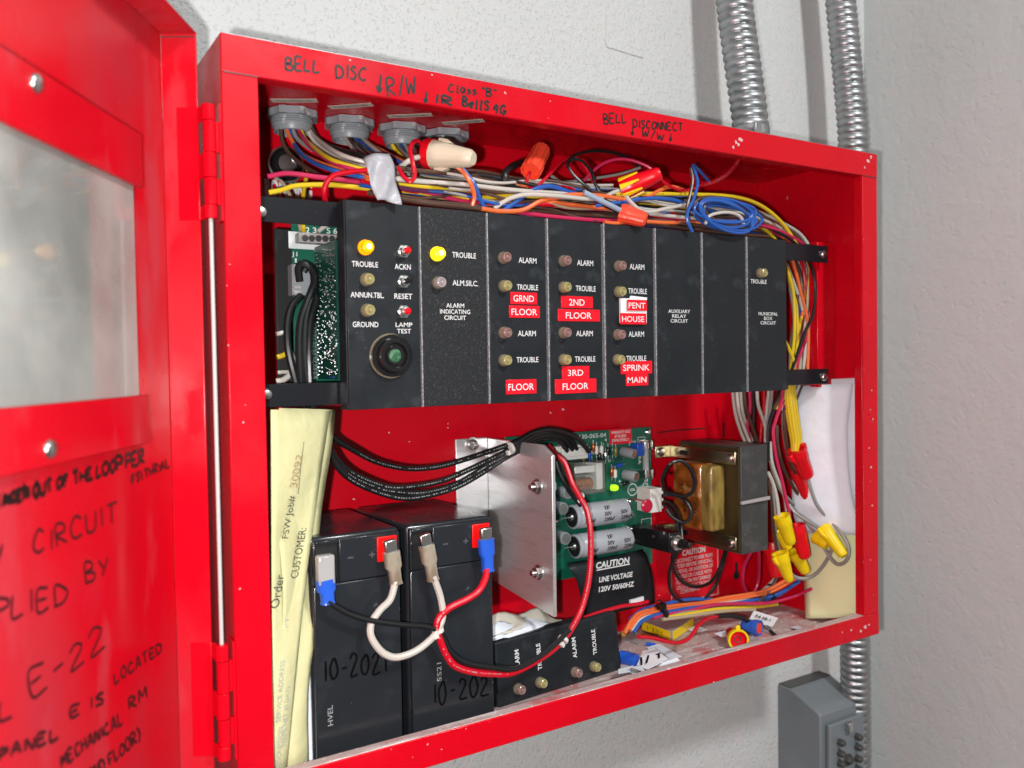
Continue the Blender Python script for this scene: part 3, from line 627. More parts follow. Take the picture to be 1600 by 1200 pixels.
b = MB(); p = [PY(x, y, YM-.0026) for x, y in ((981, 470), (985, 462), (1011, 465), (1006, 490))]; b.hexa(p, (0, -.0003, 0)); b.build('white_backing_pad', M['paper'], m5)
dymo(m5, 'PENT', 995, 477, 31, 18, YM-.0032); dymo(m5, 'HOUSE', 989, 498, 41, 18, YM-.0024)
dymo(m5, 'SPRINK', 994, 574, 49, 19); dymo(m5, 'MAIN', 995, 593, 35, 18)
module('module lettered AUXILIARY RELAY CIRCUIT', 1025, 1095, (), (('AUXILIARY', 1061, 486.5, 34, 5.4), ('RELAY', 1061, 494, 22, 5.4), ('CIRCUIT', 1061, 501.5, 27, 5.4)))
module('plain blank black module without any lettering', 1098, 1165)
module('last module lettered MUNICIPAL BOX CIRCUIT next to the bare cabinet side', 1168, 1229, ((1187, 427, LENS_Y),), (('TROUBLE', 1185, 440, 25, 6.5), ('MUNICIPAL', 1200, 490.5, 30, 5.2), ('BOX', 1200, 497.5, 13, 5.2), ('CIRCUIT', 1200, 504.5, 24, 5.2)))

# loose module lying on its side on the cabinet floor
A0, A1 = PZ(779, 1107, .0020), PZ(971, 1046, .0020)
u = (A1-A0); u.z = 0; Lm = u.length; u.normalize(); back = Vector((-u.y, u.x, 0)); vt = (Vector((0, 0, 1))+back*.12).normalized(); hm = .0495
fn = u.cross(vt); lm = thing('control_module', 'black control module lying on its side on the cabinet floor beside the batteries', 'control module', (A0+A1)/2, 'black control modules in the rack')
b = MB(); q = A0+(A1-A0)/2+vt*hm/2
b.obox(q-fn*.0068, u, vt, fn, Lm, hm, .0148)
b.build('face_plate', M['black'], lm, bevel=.0022, seg=4)
q0 = A0+fn*.0006
def on_lm(px, py):
    d = ray(px, py); return CAM+d*((q0-CAM).dot(fn)/d.dot(fn))
for px, py, k in ((809, 1076, LENS_R), (843, 1066, LENS_Y), (898, 1050, LENS_R), (927, 1041, LENS_Y)): led(lm, on_lm(px, py), fn, k, .0040)
for s, px, py, hpx, wpx in (('ALARM', 808, 1032, 27, 8), ('TROUBLE', 842, 1026, 36, 8), ('ALARM', 897, 1012, 28, 8), ('TROUBLE', 928, 1003, 36, 8)):
    lettering('lettering', s, on_lm(px, py), vt, -u, .0165 if s == 'ALARM' else .0205, .0042, M['white_ink'], lm)

# ================================================================== CIRCUIT BOARD BEHIND THE RACK OPENING
YB = .082
mb = thing('main_circuit_board', 'green circuit board with grey terminal block behind the rack opening', 'circuit board', PY(500, 600, YB))
b = MB(); a, c = PY(455, 346, YB), PY(560, 612, YB); b.box(a.x, c.x, YB, YB+.0016, c.z, a.z); b.build('board', M['pcb'], mb)
a, c = PY(466, 363, YB-.008), PY(556, 384, YB-.008)
b = MB(); b.box(a.x, c.x, YB-.009, YB-.0001, c.z, a.z); tb = b.build('terminal_block', M['galv_grey'], mb, bevel=.0004)
b = MB(); b.box(a.x-.0045, c.x, YB-.0006, YB-.00015, c.z-.0035, a.z+.0015); b.build('block_outline', M['white_ink'], mb)
for i in range(6):
    c = PY(476.5+i*10.6, 372+i*.3, YB-.009); b = MB(); b.lathe(c, (0, -1, 0), [(0, .0025), (.0006, .0022)], 14); b.build('screw', M['steel'], tb)
for i, s in enumerate('234567'):
    if s != '4': print_y(s, 480.5+i*10.8, 359.5+i*.4, 6, 9, YB, mb)
print_y('J1', 460, 398, 9, 9, YB, mb); print_y('1', 462, 407, 3, 7, YB, mb)
a, c = PY(456, 412, YB-.010), PY(486, 462, YB-.010); b = MB(); b.box(a.x, c.x, YB-.010, YB-.0001, c.z, a.z); cn = b.build('connector', M['grey_plastic'], mb, bevel=.0005)
b = MB(); c2 = PY(456, 462, YB-.0105)
for i in range(6): b.box(a.x+.0008, a.x+.0056, YB-.0115, YB-.0101, c2.z+.0015+i*.0035, c2.z+.0035+i*.0035)
b.build('latch_rib', M['galv_grey'], cn)
# riser board standing at right angles, solder side to the viewer
XB = PY(493, 480, YB).x; yf = YR+.004
zt, zb = PX(493, 386, XB).z, PX(496, 592, XB).z
b = MB(); b.box(XB, XB+.0016, yf, YB-.0002, zb, zt); b.build('riser_board', M['pcb_dark'], mb)
b = MB(); rr = random.Random(12)
for row in range(34):
    z = zb+.003+(zt-zb-.006)*row/33
    b.ball((XB-.0002, YB-.003, z), .0008, n=6)
    if row % 2: b.ball((XB-.0002, YB-.0055, z), .0007, n=6)
for i in range(230):
    y = rr.uniform(yf+.002, YB-.008); z = rr.uniform(zb+.003, zt-.003)
    s = (.5, rr.uniform(.8, 2.4), .8) if rr.random() < .5 else (.5, .9, rr.uniform(.9, 2))
    b.ball((XB-.0002, round(y/.0021)*.0021, z), rr.uniform(.0005, .00085), n=6, sc=s)
for z in (zt-.006, zt-.010, zt-.026, zb+.012, zb+.005):
    for k in range(9): b.ball((XB-.0002, yf+.006+k*.0022, z+k*.0003), .0008, n=6, sc=(.5, 1.5, .6))
s_ = b.build('solder_joint', M['solder'], mb); s_['kind'] = 'stuff'
b = MB(); b.box(XB-.0006, XB-.0002, yf+.008, yf+.014, zb+.0008, zb+.002); b.build('blue_mark', M['lockblue'], mb)
# black back plate behind
a, c = PY(428, 356, .100), PY(470, 606, .100); b = MB(); b.box(a.x, c.x+.05, .100, .102, c.z, a.z)
tag(b.build('black_cover_plate', M['blackmatte'], bevel=.001), 'flat black sheet standing behind the exposed green circuit board', 'cover plate')

# ================================================================== WIRES
def wire(label, group, col, pts, y, r=.00155, cat='wire', name='wire', parent=None, fl=None):
    P = []; L = [0]
    for i in range(1, len(pts)): L.append(L[-1]+math.hypot(pts[i][0]-pts[i-1][0], pts[i][1]-pts[i-1][1]))
    ys = y if isinstance(y, (list, tuple)) else [y, y]
    for i, p in enumerate(pts):
        s = L[i]/max(L[-1], 1e-6)*(len(ys)-1); k = min(int(s), len(ys)-2); yy = ys[k]+(ys[k+1]-ys[k])*(s-k)
        q = PY(p[0], p[1], yy)
        if q.x > .578: q = PX(p[0], p[1], .578)
        if q.z < .0016+r: q = PZ(p[0], p[1], .0016+r)
        P.append(q)
    b = MB(); b.tube(P, r, 9, sub=6); o = b.build(name, WM[col] if isinstance(col, str) else col, parent)
    if label: tag(o, label, cat, group)
    return o
# --- fittings and the wires that drop out of them
FIT = []
for px, py, ord_ in ((456, 176, 'first, widest grey conduit fitting, next to the hinge side'), (546, 190, 'second grey conduit fitting, above the white tape flag'), (628, 200, 'third grey conduit fitting, above the yellow wire'), (696, 209, 'fourth grey conduit fitting, behind the beige wire nut')):
    c = PZ(px, py-1, H-.0016)
    f = thing('conduit_fitting', ord_ + ' under the cabinet top', 'conduit fitting', c, 'grey conduit fittings in the cabinet top')
    b = MB(); n = 40; prof = [(0.0003, .0158), (.0003, .0178), (.0055, .0178), (.0055, .0152)]
    u_, v_, d_ = Vector((1, 0, 0)), Vector((0, 1, 0)), Vector((0, 0, -1)); vs = []; fs = []
    for t_, r_ in prof:
        for i in range(n):
            rr = r_*(1.0 if i % 5 else 1.10) if r_ > .016 else r_
            if r_ > .016 and i % 5 == 1: rr = r_*1.1
            a_ = 2*math.pi*i/n; vs.append(c+d_*t_+(u_*math.cos(a_)+v_*math.sin(a_))*rr)
    for k in range(3):
        for i in range(n): j = (i+1) % n; fs.append([k*n+i, (k+1)*n+i, (k+1)*n+j, k*n+j])
    b.add(vs, fs); b.build('lock_nut', M['grey_plastic'], f)
    b = MB(); b.lathe(c, d_, [(.0003, .0148), (.0062, .0148), (.0070, .0154), (.0078, .0146), (.0086, .0154), (.0094, .0146), (.0104, .0152), (.0130, .0138), (.0155, .0134), (.0158, .0122), (.0130, .0118), (.0010, .0118)], 32, cap=False)
    b.build('bushing', M['grey_plastic'], f)
gA = 'wires dropping from the first fitting'
yy = [.122, .116, .085, .058, .048, .045]
for col, pts in (('brown', [(439, 186), (441, 220), (457, 245), (487, 267), (520, 282), (575, 285), (640, 290)]), ('orange', [(445, 186), (452, 212), (472, 240), (507, 257), (560, 270), (620, 284)]),
                 ('grey', [(453, 186), (465, 217), (500, 240), (540, 253), (575, 262), (640, 274)]), ('pink', [(461, 186), (470, 210), (492, 236), (530, 258), (590, 272)]),
                 ('white', [(471, 186), (495, 225), (540, 252), (570, 261), (630, 276)]), ('brown', [(480, 186), (507, 232), (560, 247), (610, 262), (660, 280)]), ('black', [(484, 190), (500, 220), (535, 235), (562, 242), (620, 262)]),
                 ('yellow', [(466, 188), (475, 215), (487, 227), (520, 250), (580, 268)]), ('blue', [(449, 187), (458, 222), (480, 248), (520, 266), (580, 280)]), ('white', [(475, 188), (490, 212), (530, 240), (580, 256)])):
    wire(f'{col} wire curving down out of the first grey conduit fitting', gA, col, pts, yy)
gB = 'wires dropping from the second fitting'
for col, pts in (('white', [(534, 200), (541, 218), (555, 236), (572, 254), (600, 280)]), ('brown', [(541, 200), (550, 222), (568, 240), (595, 262)]), ('blue', [(546, 199), (556, 216), (575, 232), (600, 240), (640, 262)]),
                 ('grey', [(538, 200), (546, 222), (566, 248), (600, 272)]), ('white', [(556, 200), (565, 215), (580, 228), (610, 250)]), ('orange', [(560, 200), (575, 222), (598, 236), (640, 258)]), ('brown', [(550, 200), (560, 224), (580, 240), (620, 262)])):
    wire(f'{col} wire curving down out of the second grey conduit fitting', gB, col, pts, [.129, .122, .09, .06, .05])
gC = 'wires dropping from the third fitting'
for col, pts in (('yellow', [(610, 211), (614, 228), (625, 242), (645, 258), (665, 267), (712, 280), (780, 292)]), ('grey', [(619, 212), (624, 230), (640, 246), (680, 268)]), ('blue', [(623, 212), (630, 234), (650, 252), (700, 272)]),
                 ('white', [(629, 212), (634, 228), (648, 246), (690, 266)]), ('brown', [(633, 212), (640, 232), (660, 250), (720, 272)]), ('red', [(638, 210), (644, 226), (650, 240), (655, 262)])):
    wire(f'{col} wire curving down out of the third grey conduit fitting', gC, col, pts, [.124, .117, .085, .058, .05])
# --- the bundle that runs above the modules, then turns down at the cabinet side
def lerp_tab(tab, x):
    for (x0, a), (x1, c) in zip(tab, tab[1:]):
        if x <= x1: return a+(c-a)*max(0, (x-x0))/(x1-x0)
    return tab[-1][1]
top = [(560, 252), (650, 264), (720, 268), (800, 280), (900, 290), (1000, 300), (1100, 312), (1180, 322)]
bot = [(560, 298), (650, 316), (720, 324), (800, 336), (900, 346), (1000, 352), (1100, 362), (1180, 370)]
cols = ['white', 'brown', 'white', 'brown', 'grey', 'brown', 'white', 'white', 'blue', 'tan', 'brown', 'white', 'purple', 'brown', 'white', 'pink', 'brown', 'white', 'black', 'brown', 'grey', 'white', 'yellow', 'blue', 'brown', 'orange', 'grey', 'brown', 'pink', 'white', 'brown', 'blue', 'tan', 'red']
gD = 'wires in the bundle above the modules'
rb = random.Random(21); NB = len(cols)
for i, col in enumerate(cols):
    s0 = ((i*13) % NB)/NB; ph = rb.uniform(0, 6.28); fr_ = rb.uniform(.006, .012); am = rb.uniform(.05, .14); yb = rb.uniform(.030, .074)
    xs = list(range(555+rb.randint(0, 90), 1185, 48)); pts = []; ys = []
    for x in xs:
        s = min(1, max(0, s0+am*math.sin(fr_*x+ph))); pts.append((x, lerp_tab(top, x)*(1-s)+lerp_tab(bot, x)*s)); ys.append(yb+.006*math.sin(x*.011+ph))
    s = s0; k = rb.random()
    dn = [(1212+10*(1-s), 348+26*s), (1236+20*(1-s)-6*s, 372+30*s), (1246+26*(1-s), 412+20*s), (1250+24*(1-s)-8*k, 470+12*s), (1246+22*(1-s)-14*k, 530), (1237+28*(1-s)*.8-10*k, 590), (1224+16*(1-s)-20*k, 640)]
    if i % 3 != 2:
        for p in dn: pts.append(p); ys.append(max(.05, yb) + .008)
    wire(f'{col} wire in the bundle running above the black modules', gD, col, pts, ys, .0016)
for i, col in enumerate(('black', 'white', 'red', 'brown', 'grey', 'black', 'white', 'brown', 'purple', 'blue', 'white', 'grey', 'black', 'orange', 'tan', 'brown')):
    ph = rb.uniform(0, 6.28); s0 = rb.uniform(-.06, .98); x0 = rb.randint(600, 860); pts = []; ys = []
    for x in range(x0, x0+rb.randint(260, 460), 34):
        x = min(x, 1180); s = s0+.12*math.sin(.016*x+ph)+.05*math.sin(.045*x+2*ph)
        pts.append((x+rb.uniform(-3, 3), lerp_tab(top, x)*(1-s)+lerp_tab(bot, x)*s)); ys.append(.036+.008*math.sin(x*.02+ph)+.002*(i % 3))
        if x == 1180: break
    wire(f'thin {col} wire weaving through the front of the bundle', 'thin wires weaving through the bundle', col, pts, ys, .0011)
for col, pts in (('yellow', [(420, 301), (440, 297), (465, 290), (520, 289), (580, 295), (650, 300), (712, 310), (800, 307), (900, 306), (1000, 303), (1090, 304), (1150, 308), (1190, 322), (1225, 352), (1250, 392)]),
                 ('pink', [(418, 276), (450, 271), (500, 277), (560, 284), (640, 296), (760, 322), (850, 337), (960, 345), (1090, 342), (1190, 352), (1240, 372), (1262, 388)])):
    wire(f'long {col} wire coming from the hinge side across the whole bundle', None, col, pts, [.060, .05, .034, .030, .034, .05], .0017)
wire('bare tan wire dropping behind the rail into the terminal block', 'tan wires into the terminal block', 'tan', [(438, 282), (448, 295), (458, 318), (466, 345), (470, 362)], [.1, .09, .078], .0013)
wire('yellow wire dropping behind the rail into the terminal block', None, 'yellow', [(481, 264), (478, 280), (474, 305), (473, 340), (475, 364)], [.1, .09, .076], .0015)
wire('white wire stub leaving the terminal block up to one side', None, 'white', [(497, 362), (506, 355), (516, 349), (528, 342)], .074, .0016)
wire('bright red wire looping down behind the top rail near the yellow wire', None, 'red', [(572, 266), (545, 269), (522, 274), (510, 286), (506, 302), (510, 320), (516, 340)], [.045, .042, .046, .06], .0018)
wire('red wire bent into a narrow hook beside the white tape flag', None, 'red', [(664, 240), (656, 222), (646, 222), (641, 234), (645, 256), (648, 274), (640, 284), (628, 272), (622, 262)], [.042, .03, .022, .022, .03], .0015)
wire('white wire running into the beige wire nut', None, 'white', [(617, 272), (625, 262), (638, 252), (652, 246), (670, 243)], [.045, .034, .040], .0019)
wire('orange wire hanging over the top edge of the third module', 'short wires over the module tops', 'orange', [(708, 258), (722, 267), (735, 286), (741, 306), (738, 322)], [.03, .024, .03], .0016)
wire('blue wire hanging over the top edge of the third module', 'short wires over the module tops', 'blue', [(716, 258), (728, 270), (742, 290), (750, 311), (757, 324)], [.032, .026, .03], .0016)
wire('white wire rising from the modules into the yellow and red wire nut', None, 'white', [(772, 326), (786, 316), (800, 309), (825, 304), (870, 306), (920, 311), (945, 307), (958, 301), (974, 295)], [.03, .024, .02, .024, .032], .0017)
wire('white wire sagging away from the yellow and red wire nut', None, 'white', [(978, 306), (986, 316), (1000, 328), (1015, 331), (1045, 325), (1072, 320), (1100, 318)], [.022, .022, .026], .0016)
wire('orange wire snaking over the bundle above the third and fourth modules', None, 'orange', [(752, 326), (782, 330), (817, 328), (845, 314), (870, 309), (895, 304), (940, 306), (985, 313), (1010, 308), (1045, 292), (1075, 300)], [.028, .024, .024, .03, .034], .0017)
wire('orange wire lying along the bottom of the bundle on the module tops', None, 'orange', [(944, 347), (960, 349), (985, 346), (1007, 346), (1040, 348), (1075, 348), (1110, 350)], [.026, .026, .03], .0016)
wire('blue wire arching over the bundle beside the orange one', None, 'blue', [(785, 330), (800, 320), (812, 311), (835, 296), (860, 291), (890, 300), (930, 312)], [.03, .026, .026, .034], .0017)
wire('dark blue wire with print along the middle of the bundle', None, 'blue', [(930, 322), (970, 316), (1010, 310), (1050, 312), (1080, 322), (1120, 332)], [.03, .026, .03], .0017)
wire('thick black wire bent in a hook under the first orange wire nut', None, 'black', [(817, 253), (800, 260), (789, 271), (791, 284), (803, 294), (822, 301)], [.05, .036, .034, .04], .0026)
BL = 'thin black wires looping above the bundle'
wire('thin black wire making a tall loop over the bundle', BL, 'black', [(1000, 262), (982, 247), (955, 238), (925, 236), (898, 243), (887, 255), (896, 273), (918, 294), (945, 321), (968, 331)], [.06, .05, .036, .028, .028], .0012)
wire('thin black wire making a shorter loop inside the tall one', BL, 'black', [(886, 262), (892, 250), (908, 251), (924, 268), (930, 288), (950, 318), (972, 336)], [.05, .036, .028, .028], .0012)
wire('dark red wire arching up between the orange nut and the black loops', None, 'red', [(828, 268), (823, 284), (835, 293), (860, 271), (880, 251), (900, 246), (915, 262), (930, 292)], [.032, .034, .05, .05], .0012)
wire('pink wire arching over into the yellow and red wire nut', None, 'pink', [(908, 288), (920, 274), (940, 257), (962, 249), (985, 250), (1008, 258), (1024, 268)], [.05, .044, .036, .026], .0013)
wire('grey wire arching low behind the pink one', None, 'grey', [(857, 272), (878, 284), (905, 282), (940, 277), (972, 271), (1000, 262)], [.06, .056, .05], .0012)
wire('red wire leading from the orange wire nut into the bundle', None, 'red', [(822, 280), (828, 292), (846, 296), (880, 292), (915, 302)], [.032, .036, .046], .0012)
wire('thin red wire running into the red sleeve', None, 'red', [(1030, 277), (1042, 288), (1062, 297), (1082, 295), (1098, 287)], [.026, .03, .034], .0012)
sl = wire('thick red sleeve hanging down from the cabinet top', None, 'red', [(1097, 288), (1116, 283), (1135, 272), (1150, 256), (1161, 238)], [.034, .036, .045], .0024, cat='sleeve', name='wire_sleeve')
wire('blue wire standing up at the coil and bent over at its top', None, 'blue', [(1108, 284), (1094, 268), (1083, 258), (1087, 272), (1090, 286), (1084, 310), (1075, 330), (1074, 345), (1082, 362)], [.034, .022, .016, .014, .014], .0014)
wire('brown wire standing up beside the coil', None, 'brown', [(1079, 262), (1082, 282), (1078, 305), (1073, 326), (1077, 350), (1080, 362)], [.02, .016, .015], .0014)
wire('white strap laid diagonally across the bundle', None, 'lightblue', [(912, 300), (928, 308), (948, 318), (968, 328)], [.022, .02, .022], .0021, cat='strap', name='strap')
# coil of spare wire
def coil(label, col, loops, y0, seed):
    rr = random.Random(seed); P = []
    for k in range(loops*14+1):
        a = 2*math.pi*k/14; j = k/14
        if k % 14 == 0: rx, ry, ox, oy, tl = rr.uniform(34, 54), rr.uniform(13, 27), rr.uniform(-5, 6), rr.uniform(-4, 4), rr.uniform(.0, .26)
        x = math.cos(a)*rx; y = math.sin(a)*ry
        P.append(PY(1133+ox+x+y*.35, 334+oy+y+x*tl, y0+.0035*math.sin(j*2.3)))
    b = MB(); b.tube(P, .00125, 8, sub=3); return tag(b.build('wire_coil', WM[col]), label, 'wire coil', 'coils of spare wire')
coil('blue wire wound into a flat coil lying on the module tops', 'blue', 8, .0155, 4)
coil('brown wire wound into a flat coil around the blue one', 'brown', 3, .0175, 9)
wire('white wire end curled inside the blue coil', None, 'white', [(1102, 350), (1108, 338), (1122, 333), (1140, 332), (1156, 338), (1163, 352)], .014, .0014)
# wires beside the modules on the right
gE = 'wires turning down beside the last module'
for col, pts, y in (('orange', [(1190, 342), (1225, 372), (1240, 412), (1252, 460), (1262, 502), (1263, 540), (1261, 600)], .050), ('pink', [(1188, 352), (1228, 374), (1255, 396), (1270, 430), (1273, 470), (1262, 520), (1248, 560), (1232, 600)], .056), ('black', [(1190, 350), (1232, 372), (1252, 392), (1268, 418), (1274, 450), (1270, 492), (1258, 518), (1245, 555), (1233, 592)], .045),
                    ('blue', [(1200, 358), (1232, 380), (1262, 412), (1274, 440), (1276, 490), (1272, 560), (1266, 600)], .064), ('yellow', [(1180, 348), (1212, 376), (1236, 440), (1241, 477), (1241, 527), (1236, 572), (1234, 605)], .050), ('yellow', [(1180, 348), (1212, 376), (1240, 460), (1245, 490), (1246, 530), (1240, 580), (1236, 606)], .056),
                    ('white', [(1180, 348), (1212, 376), (1232, 420), (1243, 450), (1253, 480), (1257, 515), (1254, 550), (1246, 600)], .058), ('brown', [(1180, 348), (1212, 376), (1230, 400), (1248, 430), (1259, 470), (1262, 520), (1258, 590)], .066), ('grey', [(1180, 348), (1212, 376), (1228, 430), (1238, 470), (1242, 520), (1240, 590)], .07), ('yellow', [(1226, 532), (1234, 548), (1240, 566), (1236, 590)], .046), ('brown', [(1180, 348), (1212, 376), (1238, 396), (1262, 430), (1270, 470), (1268, 540), (1264, 600)], .07)):
    wire(f'{col} wire turning down between the last module and the cabinet side', gE, col, pts, y, .0016)
# short wires seen through the rack opening at left
gF = 'thick black cables in the rack opening'
for pts in ([(468, 440), (466, 420), (473, 412), (486, 420), (491, 440), (480, 470), (470, 500), (467, 540), (470, 600), (476, 640), (500, 676)], [(474, 425), (480, 415), (489, 425), (492, 445), (482, 475), (476, 510), (476, 560), (481, 610), (490, 650), (512, 690)], [(470, 462), (456, 478), (449, 505), (450, 545), (460, 590), (474, 640), (500, 690)], [(490, 458), (494, 470), (487, 495), (483, 530), (484, 580), (489, 640), (510, 700)]):
    wire('thick black cable curving down in front of the green board', gF, 'black', pts, [.068, .060, .058, .060, .070], .0025, cat='cable', name='cable')
wire('white wire hooked round at the bottom of the rack opening', None, 'white', [(432, 596), (445, 592), (456, 580), (457, 560), (450, 545)], [.07, .066, .07], .002)
wire('yellow wire stub at the side of the rack opening', 'stubs in the rack opening', 'yellow', [(433, 558), (440, 556), (449, 552)], .08, .0018)
wire('white wire stub above the yellow one in the rack opening', 'stubs in the rack opening', 'white', [(432, 522), (440, 520), (448, 519)], .08, .0016)
wire('white wire lying across the bottom of the rack opening', None, 'white', [(434, 582), (447, 581), (461, 583)], .078, .0014)
# black rubber plug at the back left corner
c = PY(446, 258, BK-.001); b = MB(); b.lathe(c, (0, -1, 0), [(0, .0125), (.003, .0125), (.006, .010), (.006, .007), (.002, .007)], 28)
g_ = b.build('hub_plug', M['blackgloss']); tag(g_, 'black round hub plug in the cabinet back by the BONDING letters', 'plug')
b = MB(); b.lathe(c, (0, -1, 0), [(.0, .0140), (.0022, .0140), (.0024, .0128)], 28); b.build('ring', M['steel'], g_)

# --- wire nuts
def nut(label, a, c, r, body, style='plain', skirt=None, ratio=.56, y=(.02, .02), nrm=None, grp='wire nuts'):
    p0 = PY(*a, y[0]) if len(a) == 2 else Vector(a); p1 = PY(*c, y[1]) if len(c) == 2 else Vector(c)
    if len(a) == 2 and p0.x > .572: p0 = PX(*a, .572)
    if len(c) == 2 and p1.x > .572: p1 = PX(*c, .572)
    d = p1-p0; L = d.length; d.normalize(); b = MB(); n = 36
    lob = 12; am = .045 if style == 'ribbed' else .018
    f = tag_n = None
    b.lathe(p0, d, [(L*.10, r*.80), (0, r*.86), (0, r), (L*.16, r*1.0), (L*.30, r*.97), (L*.34, r*.90), (L*.80, r*ratio*1.12), (L*.94, r*ratio), (L, r*ratio*.72)], n, 0, lobes=lob, amp=am)
    o = b.build('wire_nut', M[body], angle=30); tag(o, label, 'wire nut', grp)
    if style == 'wing':
        u, v, dd = basis(d); side = u if abs(u.dot(FW)) < abs(v.dot(FW)) else v; nn = dd.cross(side)
        b = MB()
        for sg in (1, -1):
            q = p0+side*sg*r*.78
            b.hexa([q+d*L*.0-nn*r*.22, q+side*sg*r*.66+d*L*.02-nn*r*.22, q+side*sg*r*.6+d*L*.18-nn*r*.22, q+side*sg*r*.05+d*L*.40-nn*r*.22], nn*r*.44)
        b.build('wing', M[skirt or body], o, bevel=.0006)
    if style == 'band':
        b = MB(); b.lathe(p0-d*.0003, d, [(L*.08, r*.84), (0, r*.9), (0, r*1.05), (L*.15, r*1.05), (L*.15, r*.95)], n, lobes=0); b.build('band', M[skirt], o)
        u, v, dd = basis(d); side = u if abs(u.dot(FW)) < abs(v.dot(FW)) else v; nn = dd.cross(side); b = MB()
        for sg in (1, -1):
            q = p0+side*sg*r*.85+d*L*.22; b.hexa([q-nn*r*.25, q+side*sg*r*.30-nn*r*.25, q+side*sg*r*.25+d*L*.2-nn*r*.25, q+d*L*.30-nn*r*.25], nn*r*.5)
        b.build('wing', M[body], o, bevel=.0006)
    if style == 'twotone':
        b = MB(); u, v, dd = basis(d)
        for k in range(7):
            a_ = 2*math.pi*k/7; rd = u*math.cos(a_)+v*math.sin(a_); tg = dd.cross(rd)
            b.hexa([p0+rd*r*.94-tg*r*.26, p0+rd*r*.94+tg*r*.26, p0+rd*r*.9+tg*r*.08+d*L*.48, p0+rd*r*.9-tg*r*.08+d*L*.48], rd*r*.16)
        b.build('grip', M[skirt], o, bevel=.0004)
    return o
nut('large beige wire nut with a red band under the fourth fitting', (668, 240), (740, 248), .0100, 'beige', 'band', 'nut_red', .60, (.040, .010))
nut('ribbed orange wire nut standing upright above the bundle', (829, 268), (848, 231), .0078, 'orange', 'ribbed', ratio=.8, y=(.030, .040))
nut('ribbed orange wire nut lying on the tops of the modules', (970, 333), (1010, 344), .0074, 'orange', 'ribbed', ratio=.72, y=(.027, .012))
nut('yellow and red wire nut lying on the bundle', (972, 296), (1033, 270), .0086, 'nut_red', 'twotone', 'nut_yellow', .64, (.034, .010))
# --- white tape flag
ps = [PY(x, y, yy_) for x, y, yy_ in ((566, 250, .028), (609, 238, .024), (615, 270, .017), (625, 318, .017), (590, 315, .0155), (578, 290, .016))]
def flag(s, t):
    l = spline([PY(566, 247, .026), PY(571, 268, .020), PY(580, 292, .017), PY(587, 314, .0165)], 8); r_ = spline([PY(608, 238, .024), PY(614, 262, .020), PY(621, 290, .017), (PY(625, 319, .0165))], 8)
    i = t*(len(l)-1); k = min(int(i), len(l)-2); f_ = i-k; p = (l[k].lerp(l[k+1], f_)).lerp(r_[k].lerp(r_[k+1], f_), s)
    return p+Vector((0, -.0035*math.sin(s*7+t*6)*math.sin(t*3.1)-.003*abs(math.sin(s*3.1+t*1.6)), .001*math.sin(s*5)))
tag(MB().sheet(flag, 10, 14).build('tape_flag', mat('grey_white_tape', (.36, .37, .40), .35, bump=(120, .5, .003)), solid=.0004), 'folded white tape flag wrapped on wires above the first module', 'tape flag')

# ================================================================== LOWER BAY: HEAT SINK AND POWER BOARD
XH = .254
hs = thing('heat_sink_bracket', 'bent aluminium heat sink bracket standing between the batteries and the power board', 'bracket', (XH-.015, .1, .0657))
b = MB(); zt = .2002
b.box(.2206, XH-.002, BK-.0026, BK-.0004, .080, zt)
prof = [(BK-.0028, zt), (.0560, zt+.001), (.0415, zt-.0085), (.0415, .0660), (BK-.0028, .0775)]
prof = [(BK-.0004, zt-.0005), (.0550, zt-.0005), (.0412, .1925), (.0418, .0660), (BK-.0004, .0760)]
b.hexa([(XH-.002, y, z) for y, z in prof], (.0032, 0, 0)); b.build('plate', M['alu'], hs, bevel=.0006)
for px, py in ((840, 760), (842, 894)):
    c = PX(px, py, XH-.002); b = MB(); b.lathe(c, (-1, 0, 0), [(0, .0062), (.0008, .0062)], 20); b.lathe(c, (-1, 0, 0), [(.0008, .0048), (.004, .0048), (.0044, .0042)], 6); b.lathe(c, (-1, 0, 0), [(.004, .0024), (.0075, .0022)], 12)
    b.build('bolt', M['steel'], hs)
c = PY(738, 695, BK-.0028); b = MB(); b.lathe(c, (0, -1, 0), [(0, .0068), (.0008, .0068), (.0008, .0048), (.003, .0044), (.0034, .003), (.0020, .0026)], 22); b.build('screw', M['steel'], hs)

YP = .120                                                      # face of the power board
pb = thing('power_supply_board', 'green power supply board with two big grey capacitors beside the transformer', 'circuit board', (.34, YP, .07))
a, c = PY(1017, 667, YP), PY(1019, 880, YP); BX0 = XH+.004; BX1 = (a.x+c.x)/2
b = MB(); b.box(BX0, BX1, YP, YP+.0016, c.z, a.z); b.build('board', M['pcb'], pb)
def onb(px, py, out=0): return PY(px, py, YP-out)
def ptxt(s, px, py, wpx, hpx, **k): return print_y(s, px, py, wpx, hpx, YP, pb, **k)
ptxt('130-065-04', 926, 681, 42, 7); ptxt('J2', 848, 686, 7, 6); ptxt('4', 946, 687, 3.5, 5); ptxt('J3', 1009, 751, 6, 6); ptxt('6 5 4 3', 884, 692, 22, 4.5)
ptxt('+', 967, 781, 4, 4); ptxt('+', 968, 752, 4, 4); ptxt('31', 941, 694, 4, 3.5); ptxt('27', 952, 720, 5, 4); ptxt('1\n2\n3', 1002, 766, 2.2, 15); ptxt('26', 994, 782, 4, 4); ptxt('COL', 988, 765, 8, 4)
lettering('lettering', '3AG 9A', onb(999, 706), (0, 0, -1), (1, 0, 0), .024, .0034, M['white_ink'], pb)
b = MB(); cc = onb(988, 765); b.lathe(cc, (0, -1, 0), [(.0001, .0058), (.0003, .0058), (.0003, .0052), (.0001, .0052)], 30, cap=False); b.build('printed_ring', M['white_ink'], pb)
b = MB()
